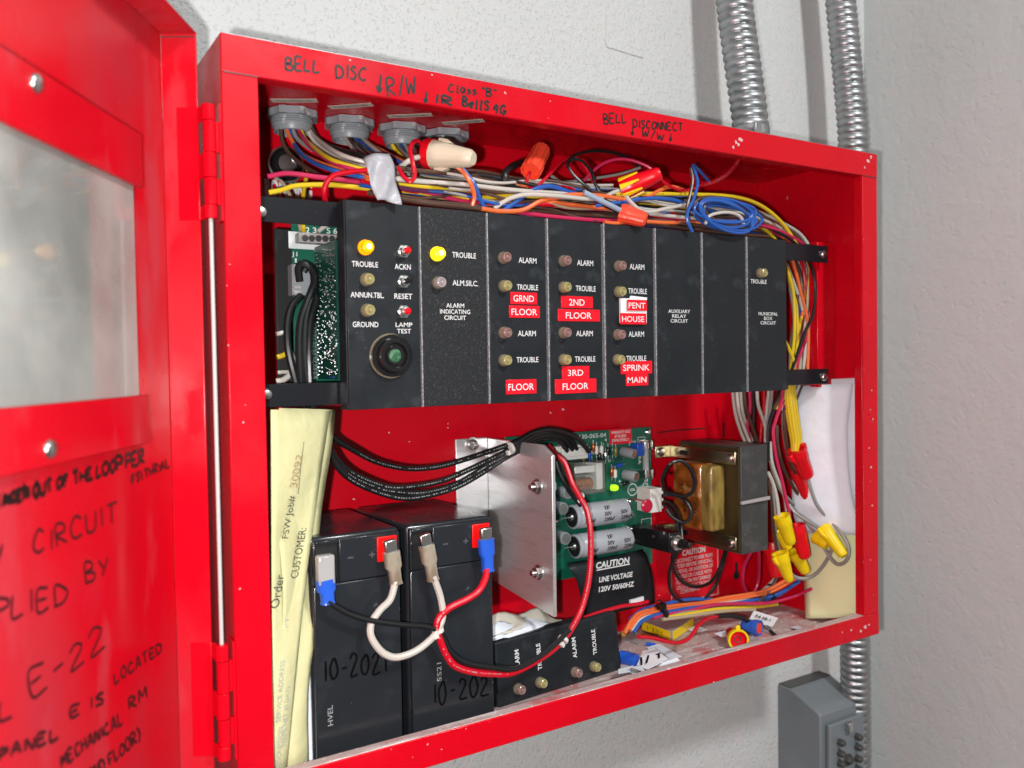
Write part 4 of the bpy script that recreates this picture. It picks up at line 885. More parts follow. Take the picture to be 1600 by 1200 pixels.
for px0, py0, px1, py1 in ((983, 690, 993, 696), (996, 683, 1008, 690), (1002, 811, 1018, 846), (1004, 756, 1012, 760)):
    p0, p1 = onb(px0, py0), onb(px1, py1); z0, z1 = min(p0.z, p1.z), max(p0.z, p1.z); t_ = .0005
    b.box(p0.x, p1.x, YP-.0003, YP-.0001, z1-t_, z1); b.box(p0.x, p0.x+t_, YP-.0003, YP-.0001, z0, z1-t_); b.box(p1.x-t_, p1.x, YP-.0003, YP-.0001, z0, z1-t_)
b.build('printed_outline', M['white_ink'], pb)
b = MB(); plate_y(b, 952, 671, 987, 692, YP-.0001); wst = b.build('warranty_sticker', M['red_plastic'], pb)
for k, s in enumerate(('WARRANTY VOID', 'IF FUSED', 'IMPROPERLY')): print_y(s, 969.5, 675+k*6.2, (30, 18, 26)[k], 4.5, YP-.0004, wst, bold=.02)
# terminal header
a, c = onb(869, 698, .010), onb(919, 716, .010); b = MB(); b.box(a.x, c.x, YP-.010, YP-.0001, c.z, a.z); b.box(a.x+.004, c.x-.004, YP-.013, YP-.0101, c.z+.003, a.z-.002)
b.build('wire_header', M['white_plastic'], pb, bevel=.0005)
# relay in a clear cover
a, c = onb(893, 722, .018), onb(948, 770, .018); x0, x1, z0, z1 = a.x+.002, c.x-.003, c.z+.001, a.z-.001
rl = MB(); rl.box(x0, x1, YP-.020, YP-.0002, z0, z1); ro = rl.build('relay', M['clear'], pb, bevel=.0008)
b = MB(); b.cyl((x0+.004, YP-.010, z0+.008), (x1-.010, YP-.010, z0+.008), .0055, 18); b.build('relay_winding', M['copper'], ro)
b = MB(); b.box(x0+.003, x1-.003, YP-.016, YP-.004, z1-.010, z1-.004); b.box(x1-.009, x1-.002, YP-.019, YP-.002, z0+.003, z1-.002); b.build('relay_frame', M['white_plastic'], ro, bevel=.0005)
b = MB()
for k in range(4): b.box(x0+.002, x1-.010, YP-.0175+.003*k, YP-.0165+.003*k, z1-.0125, z1-.0115)
b.build('relay_contact', M['steel'], ro)
# big capacitors, lying
for (ax_, bx_, rr) in (((893, 809), (975, 796), .0108), ((897, 854), (980, 841), .0108)):
    p0, p1 = onb(*ax_, .0115), onb(*bx_, .0115); p1.z = p0.z = (p0.z+p1.z)/2; d = p1-p0; L = d.length
    b = MB(); b.lathe(p0, d, [(0, rr*.92), (.0008, rr), (.004, rr), (.0048, rr*.955), (.0056, rr), (L-.001, rr), (L, rr*.95)], 32)
    co_ = b.build('capacitor', M['cap'], pb)
    b = MB(); b.lathe(p0-d.normalized()*.0003, d, [(0, rr*.84), (.0002, rr*.84)], 28); b.build('end_seal', M['blackmatte'], co_)
    b = MB(); b.lathe(p0-d.normalized()*.0003, -d, [(0, rr*.35), (.002, rr*.28), (.0024, .0006), (.011, .0006)], 14); b.build('lead', M['steel'], co_)
    for s, f_, h in (('2200uF', .22, -.30), ('50V', .55, .12), ('2200uF', .58, -.34), ('IF', .56, .62), ('50V', .86, .12), ('2200uF', .90, -.34)):
        an = h; nn = Vector((0, -math.cos(an), math.sin(an))); q = p0+d*f_+nn*rr; vv = Vector((0, math.sin(an), math.cos(an)))
        lettering('print', s, q, (1, 0, 0), vv, {'2200uF': .0115, '50V': .0080, 'IF': .006}[s], .0037, M['marker'], co_, .02, lift=.00025)
# small parts
def can(px, py, r, L, tilt=(0, -1, 0), sleeve='grey_plastic'):
    p = onb(px, py); b = MB(); d = Vector(tilt).normalized(); b.lathe(p+d*.0003, d, [(0, r*.95), (.0006, r), (L-.0006, r), (L, r*.93)], 20); o = b.build('capacitor', M[sleeve], pb)
    b = MB(); b.lathe(p+d*(L+.0002), d, [(0, r*.86), (.0002, r*.84)], 20); b.build('can_top', M['alucan'], o)
can(972, 705, .0046, .014, (.25, -1, -.12)); can(975, 741, .0048, .014, (.25, -1, -.10)); can(876, 768, .0052, .012); can(868, 792, .0056, .012); can(872, 838, .0056, .012)
for px, py in ((979, 784), (983, 803), (981, 826), (984, 846)):
    p = onb(px, py); b = MB(); b.lathe(p, (0, -1, 0), [(.0002, .0036), (.0016, .0036), (.0016, .0020), (.006, .0018), (.0064, .0012)], 16); b.build('terminal_post', M['solder'], pb)
for px, py, vert, colr in ((927, 700, 1, 'copper'), (932, 703, 1, 'white_plastic'), (921, 710, 1, 'lockblue'), (925, 716, 1, 'pcb_dark'), (940, 703, 1, 'white_plastic'), (950, 705, 1, 'blackgloss'), (957, 704, 1, 'pcb'), (962, 706, 1, 'coil_tape'), (966, 717, 0, 'pcb_dark'), (967, 727, 0, 'lockblue'), (956, 738, 1, 'copper'), (961, 740, 1, 'white_plastic'), (978, 755, 0, 'blackgloss'), (937, 714, 1, 'blackgloss'), (946, 712, 1, 'solder'), (912, 712, 1, 'coil_tape'), (866, 760, 1, 'white_plastic'), (867, 815, 0, 'steel')):
    p = onb(px, py, .003); h = .0038; b = MB(); d = Vector((0, 0, 1)) if vert else Vector((1, 0, .1)).normalized()
    b.lathe(p-d*h, d, [(0, .0014), (.0010, .0019), (h*2-.001, .0019), (h*2, .0014)], 12); o = b.build('resistor', M[colr], pb)
    b = MB(); b.cyl(p-d*(h+.0035), p+d*(h+.0035), .0005, 6); b.build('lead', M['solder'], o)
b = MB(); c = onb(996, 702, .005); b.box(c.x-.004, c.x+.0045, YP-.010, YP-.0002, c.z-.006, c.z+.006); b.build('blue_trimmer', M['lockblue'], pb, bevel=.0005)
# fuse in its clips
fz0, fz1 = onb(1010, 744, .007), onb(1008, 692, .007); xf = (fz0.x+fz1.x)/2; fu = MB()
fu.cyl((xf, YP-.007, fz0.z+.003), (xf, YP-.007, fz1.z-.003), .0029, 18); fo = fu.build('fuse', M['glass'], pb)
for z_ in (fz0.z-.001, fz1.z-.0055):
    b = MB(); b.cyl((xf, YP-.007, z_), (xf, YP-.007, z_+.0065), .0033, 18); b.build('fuse_cap', M['steel'], fo)
for z in (fz0.z+.002, fz1.z-.002):
    b = MB()
    for sx in (-1, 1): b.box(xf+sx*.0045-.0005, xf+sx*.0045+.0005, YP-.012, YP-.0002, z-.0045, z+.0045)
    b.box(xf-.004, xf+.004, YP-.0015, YP-.0003, z-.0045, z+.0045); b.build('fuse_clip', M['white_plastic'] if 0 else M['steel'], fo, bevel=.0003)
p = onb(956, 762, .003); b = MB(); b.lathe(p, (.35, -1, .05), [(0, .0030), (.004, .0030), (.006, .0022), (.0066, .001)], 16); b.build('green_lamp', M['led_green'], pb)
p = onb(1009, 790, .021); b = MB(); b.lathe(p, (-.1, -1, 0), [(0, .0048), (.0010, .0060), (.0024, .0060), (.0034, .0046)], 24); b.cyl(p+Vector((0, .0004, .004)), Vector((p.x, YP-.0002, p.z+.004)), .0006, 6); b.build('varistor', M['varistor'], pb)
p = onb(1012, 675, .0); b = MB(); b.lathe(p, (0, -1, 0), [(.0001, .003), (.001, .003), (.0022, .0018)], 14); b.build('screw', M['solder'], pb)
a, c = onb(1008, 764, .016), onb(1026, 799, .016); a.x += .003; c.x += .003; b = MB(); b.box(a.x, c.x, YP-.020, YP-.0002, c.z, a.z)
for k in range(3): b.box(c.x+.0001, c.x+.004, YP-.018, YP-.006, c.z+.002+k*.007, c.z+.005+k*.007)
wc = b.build('white_connector', M['white_plastic'], pb, bevel=.0006)
# black push button fuse holder sticking out from the board edge
p0 = onb(1012, 836, .018); fh = MB(); fh.box(p0.x-.004, p0.x+.011, YP-.052, YP-.0003, p0.z-.0105, p0.z+.0075); fo = fh.build('breaker_switch', M['blackgloss'], pb, bevel=.0008)
q = Vector((p0.x+.0035, YP-.052, p0.z-.0015)); d = Vector((.12, -1, -.02)).normalized(); b = MB()
b.lathe(q, d, [(0, .0068), (.002, .0068), (.0021, .0052), (.0028, .0057), (.0036, .0052), (.0044, .0057), (.0052, .0052), (.006, .0054)], 22); b.build('threaded_collar', M['steel'], fo)
b = MB(); b.lathe(q+d*.006, d, [(0, .0046), (.005, .0042), (.0052, .0032), (.010, .0030), (.0106, .0022)], 16); b.build('button', M['blackgloss'], fo)
for px, py in ((1021, 838), (1038, 833)):
    c = PX(px, py, p0.x-.0041); b = MB(); b.cyl(c, c-Vector((.0006, 0, 0)), .0014, 12); b.build('rivet', M['steel'], fo)
# black insulating sheet bent over the lower part of the board
def ins(s, t):
    l = [PY(886, 880, YP-.008), PY(888, 886, YP-.016), PY(900, 905, YP-.019), PY(908, 935, YP-.017), PY(914, 966, YP-.010)]
    r_ = [PY(1004, 858, YP-.004), PY(1010, 868, YP-.012), PY(1018, 890, YP-.013), PY(1022, 915, YP-.010), PY(1023, 942, YP-.004)]
    L_, R_ = spline(l, 6), spline(r_, 6); i = t*(len(L_)-1); k = min(int(i), len(L_)-2)
    return L_[k].lerp(L_[k+1], i-k).lerp(R_[k].lerp(R_[k+1], i-k), s)+Vector((0, -.004*math.sin(s*3.14)*(1-t*.6), 0))
ish = MB().sheet(ins, 12, 20).build('insulating_sheet', M['black'], pb, solid=.0006)
def on_ins(px, py): return PY(px, py, YP-.0265)
for s, px, py, wp, hp in (('CAUTION', 957, 880, 52, 11), ('LINE VOLTAGE', 962, 902, 52, 9), ('120V 50/60HZ', 963, 917, 55, 9)):
    a_, c_ = on_ins(px-wp/2, py+4), on_ins(px+wp/2, py-5); lettering('lettering', s, (a_+c_)/2, c_-a_, (0, -.15, 1), (c_-a_).length, (on_ins(px, py-hp/2)-on_ins(px, py+hp/2)).z, M['white_ink'], ish, .03)
a_, c_ = on_ins(932, 892), on_ins(984, 882); b = MB(); b.hexa([a_, c_, c_+Vector((0, 0, .0009)), a_+Vector((0, 0, .0009))], (0, -.0002, 0)); b.build('underline', M['white_ink'], ish)

# ================================================================== TRANSFORMER
XT0, XT1, YT0 = .4611, .5046, .0505; TZ0, TZ1 = .0842, .1842
tf = thing('transformer', 'dark iron transformer with an amber wound coil bolted to the cabinet back', 'transformer', ((XT0+XT1)/2, .09, TZ0))
ym = YT0+.0315
b = MB(); b.box(XT0+.008, XT1, YT0, BK-.012, TZ0, TZ1, 0); b.build('iron_core', [M['lam']], tf, bevel=.0006)
b = MB(); b.box(XT0+.006, XT0+.0079, YT0+.0015, BK-.0125, TZ0+.0015, TZ1-.0015); b.build('core_side', M['lam_side'], tf)
cy0, cy1 = YT0+.017, BK-.030; cz0, cz1 = TZ0+.0195, TZ1-.0175
def coilfn(s, t):
    pass
b = MB(); b.box(XT0-.0145, XT0+.0059, cy0+.012, cy1+.006, cz0, cz1); b.build('coil', M['coil'], tf, bevel=.0035, seg=3)
b = MB(); b.box(XT0-.0128, XT0+.0058, cy0, cy0+.0155, cz0+.0008, cz1-.0008); b.build('coil_tape', M['coil_tape'], tf, bevel=.003, seg=3)
for s, px, py, wp in (('3', 1048, 738, 6), ('4', 1046, 763, 6), ('178', 1066, 765, 6), ('064', 1070, 791, 6), ('CRJ', 1085, 793, 5)):
    lettering('lettering', s, PX(px, py, XT0-.0148), (0, 0, -1), (0, -1, 0), .010 if len(s) > 1 else .005, .005, M['marker'], tf, .01, lift=.0004 if Vector((0, 0, -1)).cross(Vector((0, -1, 0))).x < 0 else -.0004)
for z, sgn in ((TZ1-.011, 1), (TZ0+.010, -1)):
    b = MB(); b.box(XT0+.0035, XT0+.0055, YT0+.003, BK-.002, z-.0062, z+.0062); b.box(XT0-.016, XT0+.0055, BK-.0025, BK-.0005, z-.0062, z+.0062)
    o = b.build('mounting_strap', M['brass'], tf, bevel=.0018, seg=3)
    for y in (YT0+.009,):
        c = Vector((XT0+.0035, y, z)); b = MB(); b.lathe(c, (-1, 0, 0), [(0, .0042), (.0014, .0040), (.0024, .0026)], 16); b.build('screw', M['steel'], o)
    c = Vector((XT0-.0085, BK-.0025, z)); b = MB(); b.lathe(c, (0, -1, 0), [(0, .0046), (.001, .0046), (.0024, .0036), (.0028, .002)], 18); b.build('screw', M['steel'], o)
    c = Vector((XT0+.0034, BK-.022, z)); b = MB(); b.obox(c, (0, 1, 0), (0, 0, 1), (1, 0, 0), .010, .0046, .0008); b.build('slot', M['blackmatte'], o)
zz = (TZ0+TZ1)/2-.002
b = MB(); b.hexa([(XT0+.006, YT0-.0030, zz-.0012), (XT1-.001, YT0-.0042, zz+.0002), (XT1-.001, YT0-.0042, zz+.0036), (XT0+.006, YT0-.0030, zz+.0016)], (0, .0028, 0)); b.build('flat_strap', M['galv_grey'], tf, bevel=.0005)
gT = 'black transformer leads'
for lab, pts, y in (('black transformer lead looping once over the amber coil', [(1037, 766), (1035, 748), (1045, 727), (1062, 720), (1077, 731), (1085, 752), (1081, 769), (1067, 776), (1052, 772), (1037, 769)], [.090, .07, .062, .066, .09]),
                    ('black transformer lead curling lower across the amber coil', [(1037, 774), (1055, 774), (1070, 782), (1079, 797), (1077, 810), (1067, 817), (1050, 808), (1041, 796)], [.098, .07, .06, .07]),
                    ('upper black lead from the white connector down behind the breaker switch', [(1037, 782), (1050, 788), (1060, 803), (1064, 822), (1066, 846)], [.1, .08, .07]),
                    ('lower black lead from the white connector down behind the breaker switch', [(1037, 788), (1048, 796), (1056, 812), (1060, 832), (1062, 850)], [.1, .08, .07]),
                    ('black lead hanging in the larger loop before the caution sticker', [(1063, 856), (1050, 880), (1045, 902), (1049, 925), (1062, 938), (1082, 943), (1100, 936), (1117, 915), (1128, 888), (1135, 860), (1142, 838)], [.07, .09, .1, .1, .09, .1]),
                    ('black lead hanging in the smaller loop before the caution sticker', [(1058, 850), (1050, 870), (1054, 893), (1067, 910), (1087, 917), (1108, 911), (1122, 893), (1130, 868), (1138, 838)], [.08, .1, .108, .108, .1])):
    wire(lab, gT, 'black', pts, y, .0016)
wire('pink wire hanging in a narrow loop beside the keyhole', None, 'pink', [(1186, 852), (1186, 900), (1180, 922), (1170, 927), (1161, 910), (1163, 885), (1172, 866), (1182, 850)], [.085, .1, .105, .1, .09], .0017)

# ================================================================== BATTERIES
def battery(label, x0px, x1px, date, dpx, dpy, txt, grp='sealed batteries on the cabinet floor'):
    x0, x1 = PY(x0px, 900, .022).x, PY(x1px, 900, .022).x; z0, z1 = .0018, .1555; y0, y1 = .022, .118
    bt = thing('battery', label, 'battery', ((x0+x1)/2, .07, z0), grp)
    b = MB(); b.box(x0, x1, y0+.004, y1, z0, z1); bd = b.build('case', M['battery'], bt, bevel=.0022, seg=3)
    zt = z1-.030; b = MB(); b.box(x0+.0012, x1-.0012, y0+.0006, y0+.004, z0+.002, zt-.0006); b.build('lid', M['battery'], bt, bevel=.0008)
    # cover strip with the terminal recess on one side
    b = MB(); b.box(x0+.0185, x1-.0012, y0, y0+.004, zt, z1-.002); b.box(x0+.0012, x0+.003, y0, y0+.004, zt, z1-.002); b.box(x0+.003, x0+.0185, y0, y0+.004, z1-.0045, z1-.002)
    b.build('terminal_strip', M['battery'], bt, bevel=.0006)
    b = MB(); b.box(x0+.003, x0+.0185, y0+.0036, y0+.0041, zt, z1-.0045); b.build('terminal_recess', M['blackmatte'], bt)
    b = MB(); b.box(x1-.0178, x1-.0035, y0-.0012, y0-.0001, z1-.0205, z1-.004); b.build('positive_cover', M['red_cap'], bt, bevel=.0006)
    for s, fx in (('-', .42), ('+', .66)):
        lettering('polarity_mark', s, (x0+(x1-x0)*fx, y0, z1-.015), (1, 0, 0), (0, 0, 1), .004, .001 if s == '-' else .004, mat('moulded_mark', (.07, .075, .08), .5), bt)
    handwriting('date_writing', '10-2021', (dpx, dpy), (dpx+103, dpy-16), 31, lambda x, y: PY(x, y, y0+.0006), (0, -1, 0), .0012, bt, M['markerbat'], seed=txt)
    c = PY(dpx+10, dpy+54 if txt == 51 else dpy-50, y0+.0006); lettering('moulded_code', 'HVEL' if txt == 51 else '5S21', c, (0, 0, 1), (-1, 0, 0), .013, .0034, M['grey_ink'], bt, 0)
    return bt
battery('black battery nearest the yellow papers, dated 10-2021 in faint marker', 487, 628, '10-2021', 506, 1064, 51)
battery('black battery beside the aluminium bracket, dated 10-2021 in faint marker', 639, 772, '10-2021', 676, 1100, 52)
# quick-connect terminals with their leads
def connector(parent, a, c, r, mtl, y, tab=True):
    p0, p1 = PY(*a, y), PY(*c, y); d = p1-p0; L = d.length; u, v, dd = basis(d); side = u if abs(u.y) < abs(v.y) else v; nn = side.cross(dd); b = MB()
    prof = [(0, r), (L*.45, r), (L*.55, r*.72), (L*.9, r*.66), (L, r*.74)]; vs = []; fs = []; n = 16
    for t_, q in prof:
        fl = .62 if t_ < L*.5 else .95
        for i in range(n):
            an = 2*math.pi*i/n; cx = math.copysign(abs(math.cos(an))**.6, math.cos(an)); sx = math.copysign(abs(math.sin(an))**.6, math.sin(an))
            vs.append(p0+dd*t_+side*cx*q+nn*sx*q*fl)
    for k in range(len(prof)-1):
        for i in range(n): j = (i+1) % n; fs.append([k*n+i, k*n+j, (k+1)*n+j, (k+1)*n+i])
    fs += [list(range(n))[::-1], [(len(prof)-1)*n+i for i in range(n)]]
    b.add(vs, fs); o = b.build('spade_connector', mtl, parent, angle=40)
    if tab:
        b = MB(); b.obox(p0-dd*.0035, side, dd, nn, r*1.45, .009, r*.75); b.build('terminal', M['steel'], o, bevel=.0008)
    return o
yw = [.012, .010, .011, .013, .012]
jw = wire('white jumper lead with two clear connectors joining both batteries', 'battery leads', 'white', [(618, 908), (610, 936), (594, 953), (581, 972), (579, 990), (586, 1006), (600, 1021), (620, 1027), (648, 1018), (672, 1000), (684, 984), (692, 962), (688, 932), (677, 900)], [.013, .012, .009, .010, .013], .0024, cat='battery lead', name='battery_lead')
connector(jw, (611, 862), (619, 912), .0058, M['clear_ins'], .0145); connector(jw, (666, 852), (677, 906), .0056, M['clear_ins'], .0145)
bw = wire('black battery lead with a blue connector at the first battery', 'battery leads', 'black', [(512, 940), (528, 950), (545, 959), (577, 969), (627, 976), (665, 979), (682, 985), (692, 997), (703, 1018), (726, 1035), (768, 1043), (800, 1046), (830, 1034), (862, 1012), (890, 984)], [.012, .010, .010, .011, .013, .014], .0019, cat='battery lead', name='battery_lead')
connector(bw, (508, 905), (512, 942), .0062, M['blue_ins'], .0145)
b = MB(); b.obox(PY(508, 890, .0145), (1, 0, 0), (0, 0, 1), (0, 1, 0), .0110, .019, .0070); b.build('clear_shroud', mat('clear_shroud', (.55, .56, .56), .12, trans=.4), bw, bevel=.0012)
rw = wire('long red battery lead with a blue connector running up to the power board', 'battery leads', 'red', [(761, 888), (758, 905), (748, 923), (730, 936), (702, 950), (686, 966), (683, 983), (689, 1003), (698, 1024), (712, 1041), (740, 1050), (775, 1053), (800, 1051), (830, 1037), (860, 1018), (884, 995), (900, 970), (911, 944), (920, 905), (923, 862), (922, 825), (916, 795), (905, 775), (894, 755), (882, 723), (866, 708), (856, 696)],
          [.013, .010, .010, .011, .014, .018, .024, .034, .050, .068, .082, .098], .0025, cat='battery lead', name='battery_lead')
connector(rw, (759, 842), (762, 892), .0060, M['blue_ins'], .0145)
wire('black lead running beside the long red lead on the power board', 'battery leads', 'black', [(868, 716), (872, 735), (884, 758), (896, 775), (908, 790)], [.096, .088, .084], .0022, cat='battery lead', name='battery_lead')
# sets of heavy black cables from the rack to the power board
gK = 'thick black cables between the rack and the power board'
for lab, pts, y in (('topmost thick black cable sweeping across the red back', [(508, 640), (517, 679), (552, 703), (590, 722), (637, 732), (685, 729), (732, 716), (780, 700), (806, 690), (832, 676), (861, 671), (893, 680), (912, 696), (920, 706)], [.06, .07, .085, .085, .082, .080, .095, .105]),
                    ('second thick black cable sweeping across the red back', [(506, 650), (517, 700), (542, 733), (590, 756), (625, 762), (685, 753), (732, 734), (780, 711), (808, 695), (836, 680), (862, 676), (888, 684), (901, 702)], [.06, .07, .084, .084, .082, .078, .095, .108]),
                    ('third thick black cable sweeping across the red back', [(505, 660), (518, 712), (547, 742), (585, 760), (614, 768), (661, 770), (709, 758), (745, 738), (782, 715), (812, 698), (838, 684), (862, 681), (882, 687), (894, 703)], [.06, .07, .081, .081, .079, .078, .095, .108]),
                    ('lowest thick black cable sweeping above the batteries', [(504, 668), (521, 720), (547, 748), (585, 767), (625, 778), (661, 776), (709, 763), (747, 743), (784, 719), (815, 702), (840, 688), (860, 686), (876, 691), (886, 705)], [.06, .07, .078, .076, .076, .076, .095, .108])):
    wire(lab, gK, 'black', pts, y, .0022, cat='cable', name='cable')
# white printing along some insulation
def cable_print(o, t0, t1, step, seed, col='white_ink'):
    me = o.data; vs_ = [WL[o.name]+x.co for x in me.vertices]; n = 9; L = len(vs_)//n; rr = random.Random(seed); b = MB()
    cs = [sum((vs_[i*n+k] for k in range(n)), Vector())/n for i in range(L)]; R0 = (vs_[0]-cs[0]).length; Ls = [0]
    for i in range(1, L): Ls.append(Ls[-1]+(cs[i]-cs[i-1]).length)
    s = Ls[-1]*t0
    while s < Ls[-1]*t1:
        j = max(i for i in range(L-1) if Ls[i] <= s); f = (s-Ls[j])/max(1e-9, Ls[j+1]-Ls[j]); p = cs[j].lerp(cs[j+1], f); d = (cs[j+1]-cs[j]).normalized()
        tc_ = (CAM-p); tc_ = (tc_-d*tc_.dot(d)).normalized(); q = p+tc_*(R0+.0001); sd = d.cross(tc_); w_ = rr.uniform(.0006, .0012)
        if rr.random() < .82: b.add([q-sd*.0004, q+d*w_-sd*.0004, q+d*w_+sd*rr.uniform(.0, .0004), q+sd*.0004], [[0, 1, 2, 3]])
        s += step*rr.uniform(.8, 1.3)
    b.build('printing', M['grey_ink'] if col == 'white_ink' else M[col], o)
k_ = 0
for o in [o for o in COL.objects if o.get('group') == gK]: k_ += 1; cable_print(o, .16, .62, .0020, k_)
cable_print(rw, .12, .86, .0021, 8)
for o in [o for o in COL.objects if o.get('label', '').startswith('long yellow wire coming')]: cable_print(o, .35, .62, .0024, 9, 'marker')
cable_print(sl, .1, .95, .0022, 10)
# cable ties
def tie(label, px, py, y, d, r, mtl='white_plastic', head=True):
    c = PY(px, py, y); d = Vector(d).normalized(); u, v, dd = basis(d); b = MB()
    b.lathe(c-dd*.0013, dd, [(0, r*.9), (0, r), (.0026, r), (.0026, r*.9)], 18)
    if head: b.obox(c+(-RT*.2-FW*.6-UP*.5).normalized()*(r+.0004), u, v, dd, .0036, .0036, .0030)
    return tag(b.build('cable_tie', M[mtl], bevel=.0003), label, 'cable tie', 'cable ties')
tie('white cable tie around the black cables over the aluminium bracket', 797, 700, .079, (.9, .1, .35), .0052)
tie('white cable tie joining the leads in front of the batteries', 684, 985, .0115, (.2, 0, -1), .0042)
tie('white cable tie on the red lead above the loose module', 880, 999, .022, (.7, .2, .6), .0042)
tie('white cable tie on the red lead beside the clear relay', 906, 776, .086, (.5, 0, -.8), .0042)

# ================================================================== PAPERS
def paper(name, label, quad, mtl, fn=None, nu=8, nv=14, group=None, cat='paper', parent=None, solid=.0004):
    Lp, Rp = spline(quad[0], 8), spline(quad[1], 8)
    def f(s, t):
        i = t*(len(Lp)-1); k = min(int(i), len(Lp)-2); a_ = Lp[k].lerp(Lp[k+1], i-k); i = t*(len(Rp)-1); k = min(int(i), len(Rp)-2); c_ = Rp[k].lerp(Rp[k+1], i-k)
        p = a_.lerp(c_, s); return p+(fn(s, t) if fn else Vector())
    o = MB().sheet(f, nu, nv).build(name, mtl, parent, solid=solid)
    if label: tag(o, label, cat, group)
    return o
V = Vector
# left: the yellow order form in front, folded sheets behind it
yf_ = paper('order_form', 'tall folded yellow order form standing against the hinge side of the cabinet', ([PY(423, 640, .0125), PY(424, 800, .0125), PY(425, 1000, .0125), PY(426, 1215, .0125)], [PY(516, 642, .040), PY(498, 760, .032), PY(474, 940, .022), PY(447, 1215, .017)]), M['yellow_paper'],
    lambda s, t: V((0, -.003*math.sin(s*3.14)*math.sin(t*9), .0)))
paper('folded_paper', 'second yellow sheet folded behind the tall order form', ([PY(436, 638, .02), PY(436, 800, .018), PY(440, 1000, .017), PY(442, 1215, .016)], [PY(522, 640, .046), PY(508, 770, .040), PY(492, 950, .029), PY(484, 1060, .027), PY(482, 1215, .025)]), M['yellow_paper'],
    lambda s, t: V((.001*math.sin(t*14), .002*math.sin(s*5+t*9), 0)), group='folded papers by the hinge side')
paper('folded_paper', 'white sheet edge showing between the yellow papers and the battery', ([PY(460, 900, .028), PY(462, 1000, .027), PY(464, 1215, .026)], [PY(488, 900, .032), PY(490, 1050, .030), PY(497, 1215, .029)]), M['paper'], group='folded papers by the hinge side')
def form_y(px, py):
    t = min(1, max(0, (py-640)/575)); xr = lerp_tab([(0, 516), (.21, 498), (.52, 474), (1, 447)], t); yr = lerp_tab([(0, .040), (.21, .032), (.52, .022), (1, .017)], t)
    s = min(1, max(0, (px-424)/(xr-424))); return .0125+(yr-.0125)*s-.003*math.sin(s*3.14)*math.sin(t*9)-.0021
for s, px, py, L_, hh in (('FSW Job#', 452, 808, .0262, .0056), ('CUSTOMER:', 466, 864, .031, .0054), ('Order', 433, 924, .020, .0060)):
    dv = PY(px+7, py-40, form_y(px+7, py-40))-PY(px, py, form_y(px, py))
    lettering('lettering', s, PY(px, py, form_y(px, py)), dv, (-1, -.25, .15), L_, hh, M['boxdark'], yf_, .0, lift=.0002)
dv = PY(469, 698, form_y(469, 698))-PY(461, 738, form_y(461, 738))
lettering('number', '30092', PY(463, 736, form_y(463, 736)), dv, (-1, -.25, .15), .021, .0048, mat('brown_pencil', (.28, .17, .08), .8), yf_, -.01, lift=.0002)
for k_, (px, py, s, L_) in enumerate(((447, 985, 'COPY', .016), (438, 1080, 'SERVICE ADDRESS', .036), (446, 1120, 'TERMS NET 30 DAYS', .036), (436, 1170, 'DESCRIPTION', .026))):
    lettering('small_print', s, PY(px, py, form_y(px, py)), (PY(px+3, py-40, form_y(px+3, py-40))-PY(px, py, form_y(px, py))), (-1, -.2, .08), L_, .0030, M['grey_ink'], yf_, 0, lift=.0002)
b = MB(); b.tube([PY(466, 772, form_y(466, 772)), PY(470, 730, form_y(470, 730)), PY(475, 690, form_y(475, 690))], .0002, 5); b.build('rule_line', M['boxdark'], yf_)
# right: white sheets and pale card leaning on the cabinet side
paper('folded_paper', 'white folded sheets leaning on the cabinet side beside the red wire nuts', ([PY(1240, 604, .075), PY(1236, 700, .072), PY(1240, 790, .07), PY(1250, 832, .068)], [PX(1333, 598, .592), PX(1327, 680, .590), PX(1330, 780, .586), PX(1352, 836, .590)]), M['paper'],
    lambda s, t: V((-.004*math.sin(s*3.1)*(1-t*.4), -.002*math.sin(t*6+s*3), 0)), group='papers leaning on the cabinet side', nu=12)
paper('folded_paper', 'bluish white sheet standing behind the folded one at the cabinet side', ([PY(1262, 594, .072), PY(1290, 700, .050), PY(1300, 836, .048)], [PX(1350, 590, .5965), PX(1350, 700, .5965), PX(1356, 838, .5955)]), M['paper'], lambda s, t: V((0, .001*math.sin(t*8), 0)), group='papers leaning on the cabinet side')
paper('card_sheet', 'pale yellow card standing on the cabinet floor below the white sheets', ([PY(1250, 800, .080), PY(1256, 900, .078), PZ(1259, 966, .0028)], [PX(1351, 800, .5968), PX(1351, 900, .5968), PX(1352, 963, .5968)]), M['manila'], lambda s, t: V((-.004*math.sin(s*3.1), 0, 0)))
b = MB(); p = [PZ(1262, 964, .0022), PZ(1302, 974, .0022), PZ(1352, 962, .0022), PZ(1300, 955, .0022)]; b.hexa(p, (0, 0, .006))
# crumpled old papers behind the loose module
for k, (q, c, lab) in enumerate((
    (([PY(768, 962, .075), PY(770, 985, .062), PY(771, 996, .058)], [PY(846, 952, .11), PY(872, 968, .09), PY(884, 978, .075)]), 'paper_old', 'cream paper with print sticking out behind the loose module'),
    (([PY(770, 976, .066), PY(770, 990, .060), PY(771, 1004, .057)], [PY(830, 966, .09), PY(884, 974, .076), PY(886, 978, .072)]), 'paper', 'lower white paper crushed behind the loose module'))):
    paper('crumpled_paper', lab, q, M[c], lambda s, t: V((0, 0, .002*math.sin(s*9+t*7))), group='papers behind the loose module')

